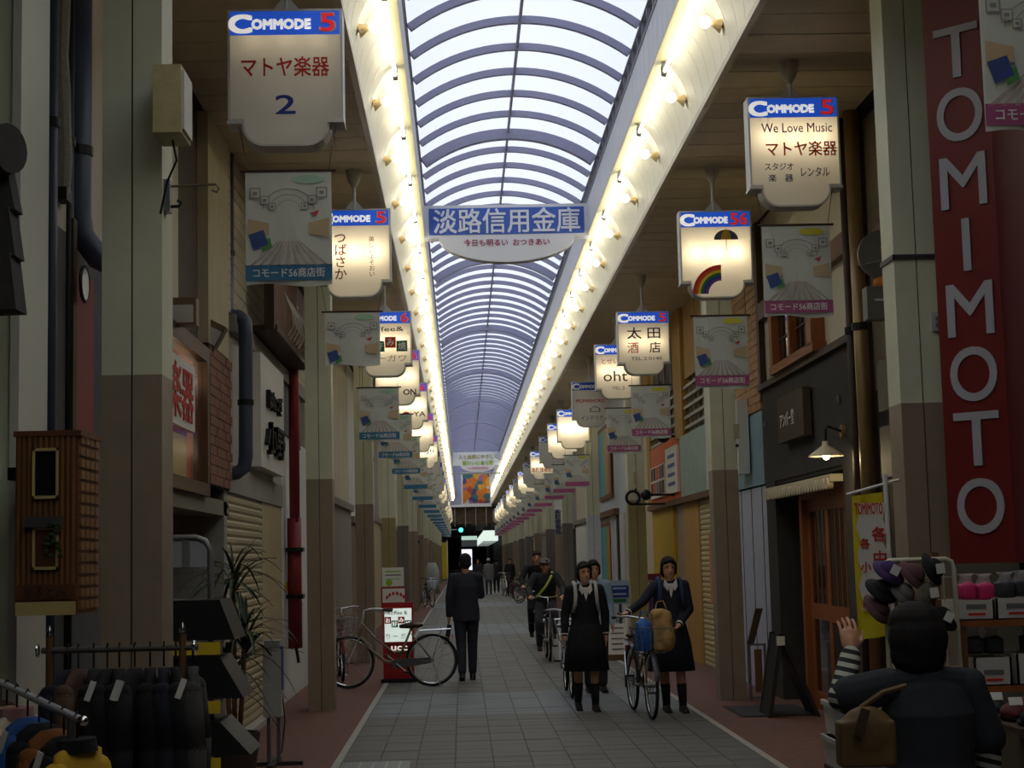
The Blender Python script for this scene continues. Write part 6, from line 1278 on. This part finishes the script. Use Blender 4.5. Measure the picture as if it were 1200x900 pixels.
for k, (m, lab, cm) in enumerate(((mat('dark_red_garment', S(70, 34, 30), .9), 'dark red garment at the far end of the chrome rail', None), (mat('beige_garment', S(170, 140, 110), .9), 'beige cardigan on the chrome rail', None), (mat('cream_garment', S(200, 186, 160), .9), 'cream cardigan with pink edge on the chrome rail', mat('dusty_pink', S(150, 110, 104), .9)), (mat('blue_garment', S(34, 74, 130), .9), 'blue garment in the middle of the chrome rail', None), (gm[0], 'black garment after the blue one on the chrome rail', None), (mat('rust_garment', S(120, 72, 30), .9), 'rust garment between black ones on the chrome rail', None), (gm[0], 'second black garment towards the rail end cap', None), (mat('yellow_garment', S(196, 156, 40), .9), 'yellow and black top at the chrome rail end', gm[0]))):
    garment(lab, n0.lerp(n1, .10 + k * .122), ang + .75, m, .50, .25, .040, cm, 1 if k in (3, 6) else None, 'clothes on the chrome rail')
# display stand with black trays
st_ = thing('display_stand', 'grey tube display stand with sloping black trays and yellow price cards', 'display stand', (-1.5, 9.0, 0)); YS_ = 8.95; tubeg = mat('grey_tube', S(130, 130, 128), .4, .4)
zt = aY(220, 630, YS_).z; xr = aY(247, 700, YS_).x; xl_ = xr - .55
MB().tube([(xl_, YS_, 0.0), (xl_, YS_, zt - .06), (xl_ + .02, YS_, zt - .02), (xl_ + .06, YS_, zt), (xr - .08, YS_, zt), (xr - .03, YS_, zt - .02), (xr, YS_, zt - .07), (xr, YS_, 0.0)], .017, 10).build('tube_frame', tubeg, st_, smooth=True)
B((xl_ + .03, YS_ - .005, zt - .16), (xr - .02, YS_ + .005, zt - .02)).build('header_card', mat('pale_card', S(170, 172, 178), .6), st_); B((aY(212, 0, YS_).x, YS_ - .01, zt - .16), (aY(221, 0, YS_).x, YS_ + .01, zt - .0)).build('card_clip', grey_panel, st_)
q = MB()
for k in range(9): q.cyl((xl_ + .06 * (k + .5), YS_ + .01, .2), (xl_ + .06 * (k + .5), YS_ + .01, zt - .16), .003, n=4)
for k in range(18): q.cyl((xl_, YS_ + .01, .22 + k * .08), (xr, YS_ + .01, .22 + k * .08), .003, n=4)
q.build('wire_grid', tubeg, st_)
for k, (v0, v1, ue) in enumerate(((702, 748, 282), (768, 815, 292), (842, 880, 300))):
    zt_, zb_ = aY(250, v0, YS_).z, aY(250, v1, YS_).z; xe = aY(ue, v1, YS_).x; xs = xl_ + .08
    MB()._add([(xs, YS_ - .22, zt_), (xr + .08, YS_ - .22, zt_), (xe, YS_ - .22, zb_), (xs, YS_ - .22, zb_), (xs, YS_ + .22, zt_), (xr + .08, YS_ + .22, zt_), (xe, YS_ + .22, zb_), (xs, YS_ + .22, zb_)], [(0, 1, 2, 3), (7, 6, 5, 4), (0, 4, 5, 1), (1, 5, 6, 2), (2, 6, 7, 3), (3, 7, 4, 0)]).build('sloping_tray', black_plastic, st_)
    B((aY(198, 0, YS_ - .25).x, YS_ - .24, zb_ - .075), (aY(254, 0, YS_ - .25).x, YS_ - .232, zb_ - .01)).build('yellow_card', yellow_ink, st_)

# ------------------------------------------------------------------ stall goods on the right
gr_ = thing('tube_rack', 'cream tube rack hung with hats in front of the shopper', 'rack', (1.86, 6.6, 0)); YG = 6.6; cream_tube = mat('cream_tube', S(206, 200, 176), .4)
pL, pR = aY(1036, 657, YG), aY(1117, 657, YG)
MB().tube([(pL.x, YG, 0), (pL.x, YG, pL.z - .03), (pL.x + .008, YG, pL.z - .008), (pL.x + .03, YG, pL.z), (pR.x - .03, YG, pL.z), (pR.x - .008, YG, pL.z - .01), (pR.x, YG, pL.z - .04), (pR.x + .03, YG, 0)], .010, 10).build('tube_frame', cream_tube, gr_, smooth=True)
q = MB()
for k in range(5): q.cyl((pL.x, YG + .01, 1.5 - k * .09), (pR.x, YG + .01, 1.5 - k * .09), .003, n=4)
for k in range(6): q.cyl((pL.x + .045 * (k + .4), YG + .01, 1.1), (pL.x + .045 * (k + .4), YG + .01, pL.z), .003, n=4)
q.build('wire_grid', cream_tube, gr_)
hm = [mat('purple_felt', S(70, 50, 96), .9), mat('grey_felt', S(120, 112, 112), .9, var=.2, scale=30), mat('black_felt', S(28, 27, 30), .9), mat('khaki_felt', S(110, 106, 88), .9, var=.2, scale=30), mat('plum_felt', S(96, 66, 72), .9, var=.2, scale=30)]
hats = [(1043, 668, 0, 'purple hat hung at the corner of the tube rack', 1), (1072, 672, 4, 'plum knitted hat at the top of the tube rack', 0), (1095, 666, 2, 'black hat at the top of the tube rack', 1), (1034, 690, 2, 'black hat hung over the yellow flag', 0), (1060, 694, 1, 'grey knitted hat above the shopper', 0), (1088, 694, 3, 'khaki hat with white tag above the shopper', 1), (1105, 722, 2, 'black hat beside the rack post', 1), (1030, 712, 4, 'plum hat lowest beside the yellow flag', 0)]
for i, (u, v, k, lab, tg) in enumerate(hats):
    c = aY(u, v, YG - .06); t = thing('felt_hat', lab, 'hat', c, group='hats on the tube rack')
    m3 = Matrix.Rotation(.5 + .3 * (i % 3), 3, 'Y') @ Matrix.Rotation(.6, 3, 'X'); q = BL(); q.sphere(c, (.045, .042, .036), 14, 8, m3); q.build('crown', hm[k], t, smooth=True)
    b0 = len(q.v); q = MB(); q.lathe([(.040, -.004), (.070, -.016), (.072, -.012), (.040, .004)], (0, 0, 0), 20); q.xf(Matrix.Translation(c) @ m3.to_4x4()); q.build('brim', hm[k], t, smooth=True)
    if tg: MB().obox(c + Vector((.0, -.085, .0)), (.034, .003, .040), Matrix.Rotation(.5 - .3 * (i % 3), 3, 'Y')).build('price_tag', paper, t)
sh = thing('stall_shelf', 'wooden shelf unit of bagged goods right of the shopper', 'shelf', (2.4, 6.7, 0)); ys = 6.7; xs0, xs1 = aY(1120, 800, ys).x, 2.75
zA, zB = aY(1160, 726, ys).z, aY(1160, 803, ys).z
for z in (zA, zB, .62, .25): B((xs0, ys - .05, z - .025), (xs1, ys + .35, z)).build('shelf_board', orange_wood, sh)
for x in (xs0 + .015, xs1 - .02): B((x, ys + .3, 0), (x + .03, ys + .34, 1.6)).build('post', brown_wood, sh); B((x, ys - .04, 0), (x + .03, ys, zA)).build('post', brown_wood, sh)
def carton(label, u0, u1, v0, v1, Y, contents, cm, z=None, print_m=None, group='cartons on the stall shelf'):
    a, b = aY(u0, v1, Y), aY(u1, v0, Y); z0 = z if z is not None else a.z; t = thing('goods_carton', label, 'carton', ((a.x + b.x) / 2, Y, z0), group=group)
    wm = mat('white_carton', S(196, 194, 186), .8)
    for p, q_ in (((a.x, Y, z0), (b.x, Y + .008, b.z)), ((a.x, Y + .2, z0), (b.x, Y + .208, b.z)), ((a.x, Y, z0), (a.x + .008, Y + .2, b.z)), ((b.x - .008, Y, z0), (b.x, Y + .2, b.z)), ((a.x, Y, z0), (b.x, Y + .2, z0 + .006))): B(p, q_).build('side', wm, t)
    B((a.x + (b.x - a.x) * .3, Y - .002, z0 + .02), (b.x - (b.x - a.x) * .25, Y, z0 + .03)).build('red_print', red_ink, t); B((a.x + (b.x - a.x) * .25, Y - .002, z0 + .045), (b.x - (b.x - a.x) * .22, Y, z0 + .065)).build('grey_print', grey_ink, t)
    return (a, b, z0)
def pack(label, c, r, m, group='bagged goods on the stall'):
    t = thing('goods_pack', label, 'pack', Vector(c) - Vector((0, 0, r[2])), group=group); q = BL(); q.box(Vector(c) - Vector(r) * .95, Vector(c) + Vector((r[0] * .95, r[1] * .95, r[2] * .7))); q.sphere(Vector(c) + Vector((r[0] * .3, 0, r[2] * .5)), (r[0] * .6, r[1] * .8, r[2] * .5), 10, 6); link_mesh('contents', solid0(q, .010, 3), m, t).location = -(Vector(c) - Vector((0, 0, r[2])))
    q = MB(); q.lathe([(r[0] * 1.05, -r[2]), (r[0] * 1.1, 0), (r[0] * .9, r[2] * .8), (.02, r[2] * 1.4), (.035, r[2] * 1.75)], c, 14); q.build('plastic_bag', glass_mat('clear_bag', (.96, .96, .97), .80, .2), t, smooth=True)
hot_pink = mat('hot_pink_goods', S(196, 40, 100), .6); dkg = mat('dark_goods', S(50, 50, 56), .7, var=.3, scale=30)
carton('carton of pink packs on the stall shelf', 1122, 1165, 703, 727, 6.66, 1, hot_pink, zA); carton('carton of clear packs beside the pink packs', 1168, 1215, 700, 725, 6.66, 1, dkg, zA); carton('carton on the lower stall shelf under the pink packs', 1143, 1185, 770, 802, 6.66, 1, dkg, zB); carton('carton at the end of the lower stall shelf', 1193, 1230, 765, 800, 6.66, 1, dkg, zB)
for i, (u, v, m, lab) in enumerate(((1132, 692, hot_pink, 'pink bagged pack nearest the tube rack'), (1153, 692, hot_pink, 'pink bagged pack next to the clear packs'), (1178, 690, dkg, 'grey bagged pack beside the pink ones'), (1196, 688, dkg, 'grey bagged pack at the edge of the view'), (1140, 755, dkg, 'dark bagged pack under the shelf near the post'), (1163, 755, dkg, 'dark bagged pack in the lower carton'), (1206, 752, mat('purple_goods', S(84, 40, 80), .7), 'purple bagged pack on the lower shelf'))):
    c = aY(u, v, 6.76); pack(lab, c, (.036, .05, .040), m)
tb_ = thing('stall_table', 'low dark stall table with pink cloth front', 'table', (2.3, 6.0, 0)); zT = aY(1160, 850, 5.9).z
B((1.95, 5.75, zT - .03), (2.7, 6.45, zT)).build('table_top', dark_wood, tb_); B((1.97, 5.76, .1), (2.7, 5.78, zT - .03)).build('cloth_front', mat('dusty_pink_cloth', S(130, 84, 88), .9), tb_)
for x in (1.99, 2.66):
    for y in (5.8, 6.4): B((x - .02, y - .02, 0), (x + .02, y + .02, zT - .03)).build('leg', dark_wood, tb_)
cols = [mat('black_felt', (0, 0, 0)), dkg, mat('tan_goods', S(186, 140, 84), .7), mat('dark_red_goods', S(100, 40, 44), .7), mat('navy_goods', S(30, 34, 60), .7)]
names = ['black slipper', 'grey slipper', 'tan slipper', 'dark red slipper', 'navy slipper']; where = ['at the front', 'in the second row', 'in the back row']
seen = {}
for r in range(3):
    for k in range(6):
        ci = (k * 2 + r * 3) % 5; x = 2.02 + k * .115; y = 5.84 + r * .22; lab = '%s %s of the stall table' % (names[ci], where[r])
        t = thing('slipper', lab + (', nearer the rack' if seen.get(lab) is None else ', nearer the edge'), 'slipper', (x, y, zT), group='slippers on the stall table'); seen[lab] = 1
        q = MB(); q.sphere((x, y, zT + .012), (.042, .10, .012), 14, 6); q.build('sole', cols[0], t, smooth=True); q = MB(); q.sphere((x, y - .03, zT + .03), (.044, .065, .036), 12, 8); q.build('upper', cols[ci], t, smooth=True)
        if k % 3 == 0: MB().obox((x, y - .07, zT + .075), (.05, .003, .03), Matrix.Rotation(-.4, 3, 'X')).build('price_card', paper, t)
for i, (v0, v1) in enumerate(((826, 866), (868, 905))):
    a, b = aY(984, v1, 5.95), aY(1004, v0, 5.95); t = thing('storage_box', ['white storage box behind the brown shoulder bag, upper of two', 'white storage box behind the brown shoulder bag, lower of two'][i], 'box', ((a.x + b.x) / 2, 5.95, a.z)); w = b.x - a.x
    MB()._add([(a.x + .008, 5.96, a.z), (b.x + .1, 5.96, a.z), (b.x + .11, 5.95, b.z), (a.x, 5.95, b.z), (a.x + .008, 6.2, a.z), (b.x + .1, 6.2, a.z), (b.x + .11, 6.21, b.z), (a.x, 6.21, b.z)], [(0, 1, 2, 3), (7, 6, 5, 4), (0, 4, 5, 1), (1, 5, 6, 2), (2, 6, 7, 3), (3, 7, 4, 0)]).build('bin', white_plastic, t); B((a.x - .006, 5.94, b.z - .018), (b.x + .116, 6.22, b.z)).build('rim', white_plastic, t)
ped = thing('crate_stand', 'plain dark crate under the white storage boxes', 'crate', (1.45, 6.05, 0)); zz = aY(990, 905, 5.95).z; B((1.36, 5.95, 0), (1.56, 6.2, zz - .02)).build('crate_body', dark_wood, ped); B((1.35, 5.94, zz - .02), (1.57, 6.21, zz)).build('crate_top', dark_wood, ped); t2 = aY(990, 868, 5.95).z
# ------------------------------------------------------------------ far end of the arcade and the street beyond
bpy.data.scenes.remove(TMP)
hd = thing('trim_2', 'end header of the arcade roof with rail and dark fascia', None, (CL, 116, 5), kind='structure')
B((XL, 116, ZC - .1), (XR, 116.3, 8)).build('end_wall', mat('end_wall_blue_grey', S(150, 156, 176), .7), hd); B((CL - 1.5, 115.7, 5.30), (CL + 1.5, 116, 5.45)).build('white_rail', enam, hd)
for k in range(4): B((CL - 1.2 + k * .75, 115.9, 3.9), (CL - 1.15 + k * .75, 116.0, 5.3)).build('hanger_bar', steel, hd)
B((XL, 116.3, 4.1), (XR, 117.5, 5.4)).build('fascia_sign', mat('brown_fascia', S(96, 76, 60), .7, var=.3, scale=3), hd)
# crossing with the green signal
ts = thing('traffic_light', 'far traffic light showing green over the crossing', 'traffic light', (CL, 119, 3.6)); c = aY(545, 621, 119)
B((c.x - .55, 119, c.z - .2), (c.x + .75, 119.2, c.z + .2)).build('housing', black_plastic, ts); MB().cyl((c.x - .3, 119, c.z), (c.x - .3, 118.95, c.z), .16, n=16).build('green_lens', mat('green_signal', (1, 1, 1), emit=(.05, 1, .6), estr=3), ts)
for k in range(2): MB().cyl((c.x + .1 + .38 * k, 119, c.z), (c.x + .1 + .38 * k, 118.95, c.z), .15, n=16).build('dark_lens', black_ink, ts)
MB().cyl((c.x - .5, 119.1, c.z), (XL - .5, 119.1, c.z + .1), .05, n=8).build('arm', steel, ts)
# second, darker arcade beyond the crossing
ar2 = thing('ceiling_far', 'dark ceiling of the second arcade beyond the crossing', None, (CL, 130, 4), kind='structure')
B((XL - .8, 126, 4.75), (XR + .8, 236, 5.0)).build('soffit', mat('dark_soffit', S(80, 76, 70), .8), ar2); B((XL - .8, 236, 3.0), (XR + .8, 236.3, 5)).build('sky_stop_top', MATS['dark_soffit'], ar2); B((XL - .8, 236, 0), (CL - .8, 236.3, 3)).build('sky_stop_side', MATS['dark_soffit'], ar2); B((CL + .7, 236, 0), (XR + .8, 236.3, 3)).build('sky_stop_side', MATS['dark_soffit'], ar2); B((XL - .8, 126, 4.4), (XR + .8, 126.3, 8)).build('front_wall', mat('dark_front', S(88, 82, 76), .8, var=.2, scale=1), ar2)  # last wall added to block the bright sky except one small opening
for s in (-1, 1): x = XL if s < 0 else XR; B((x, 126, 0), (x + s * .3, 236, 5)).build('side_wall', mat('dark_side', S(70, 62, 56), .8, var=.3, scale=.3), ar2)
for i in range(10):
    c = 131 + i * 6
    t = thing('lit_sign', 'green white lit sign in the second arcade beyond the crossing', 'sign', (2.4, c, 3.0), group='lit signs of the second arcade'); B((1.7 + .0, c, 3.0), (2.9, c + .15, 3.85)).build('case', mat('lit_sign_glow', (1, 1, 1), emit=(.85, 1, .90), estr=.9), t); B((1.66, c - .02, 2.96), (2.94, c, 3.0)).build('lower_edge', black_metal, t); MB().cyl((2.3, c + .07, 3.85), (2.3, c + .07, 4.75), .03, n=6).build('hanger', steel, t)
t = thing('cross_sign', 'pale sign across the second arcade below the green signal', 'sign', (CL, 128, 3.2)); a = aY(541, 645, 128); b = aY(559, 628, 128); B((a.x, 128, a.z + .3), (b.x, 128.2, b.z)).build('case', mat('pale_sign', S(190, 200, 196), .5), t); B((a.x, 127.98, b.z - .3), (b.x, 128, b.z)).build('lit_band', mat('lit_band_glow', (1, 1, 1), emit=(.7, 1, .85), estr=.6), t); MB().cyl((CL, 128.1, b.z), (CL, 128.1, 4.75), .03, n=6).build('hanger', steel, t)
# small far items
yf = thing('banner_flag', 'far yellow upright flag on the music shop side', 'flag', (-1.1, 84, 0)); B((-1.05, 84, .6), (-.80, 84.02, 2.5)).build('cloth', mat('flag_yellow', (0, 0, 0)), yf); MB().cyl((-.78, 84, 0), (-.78, 84, 2.6), .03, n=6).build('pole', white_plastic, yf)
cv = thing('covered_stand', 'pale cloth covered stand beside the far red pipe', 'stand', (-1.25, 66, 0)); q = BL(); q.rings([((-1.25, 66, .25), .30, .25), ((-1.25, 66, 1.2), .28, .22), ((-1.25, 66, 1.5), .16, .14)], 20, fold=6, amp=.05); q.build('cloth_cover', mat('pale_cover_cloth', S(170, 176, 172), .8), cv, smooth=True); MB().cyl((-1.25, 66, 0), (-1.25, 66, 1.9), .025, n=6).build('pole', steel, cv)
ow = thing('hanging_lantern', 'yellow lantern under the clinic sign', 'lantern', (3.1, 58, 1.9)); MB().lathe([(0, -.25), (.12, -.22), (.15, 0), (.12, .22), (0, .25)], (3.12, 57.5, 2.05), 14).build('shade', mat('lantern_yellow', S(210, 150, 40), .6), ow, smooth=True); MB().cyl((3.12, 57.5, 2.3), (3.12, 57.5, 2.6), .01, n=5).build('cord', black_plastic, ow); B((3.05, 57.45, 2.58), (XR, 57.55, 2.62)).build('arm', dark_wood, ow)
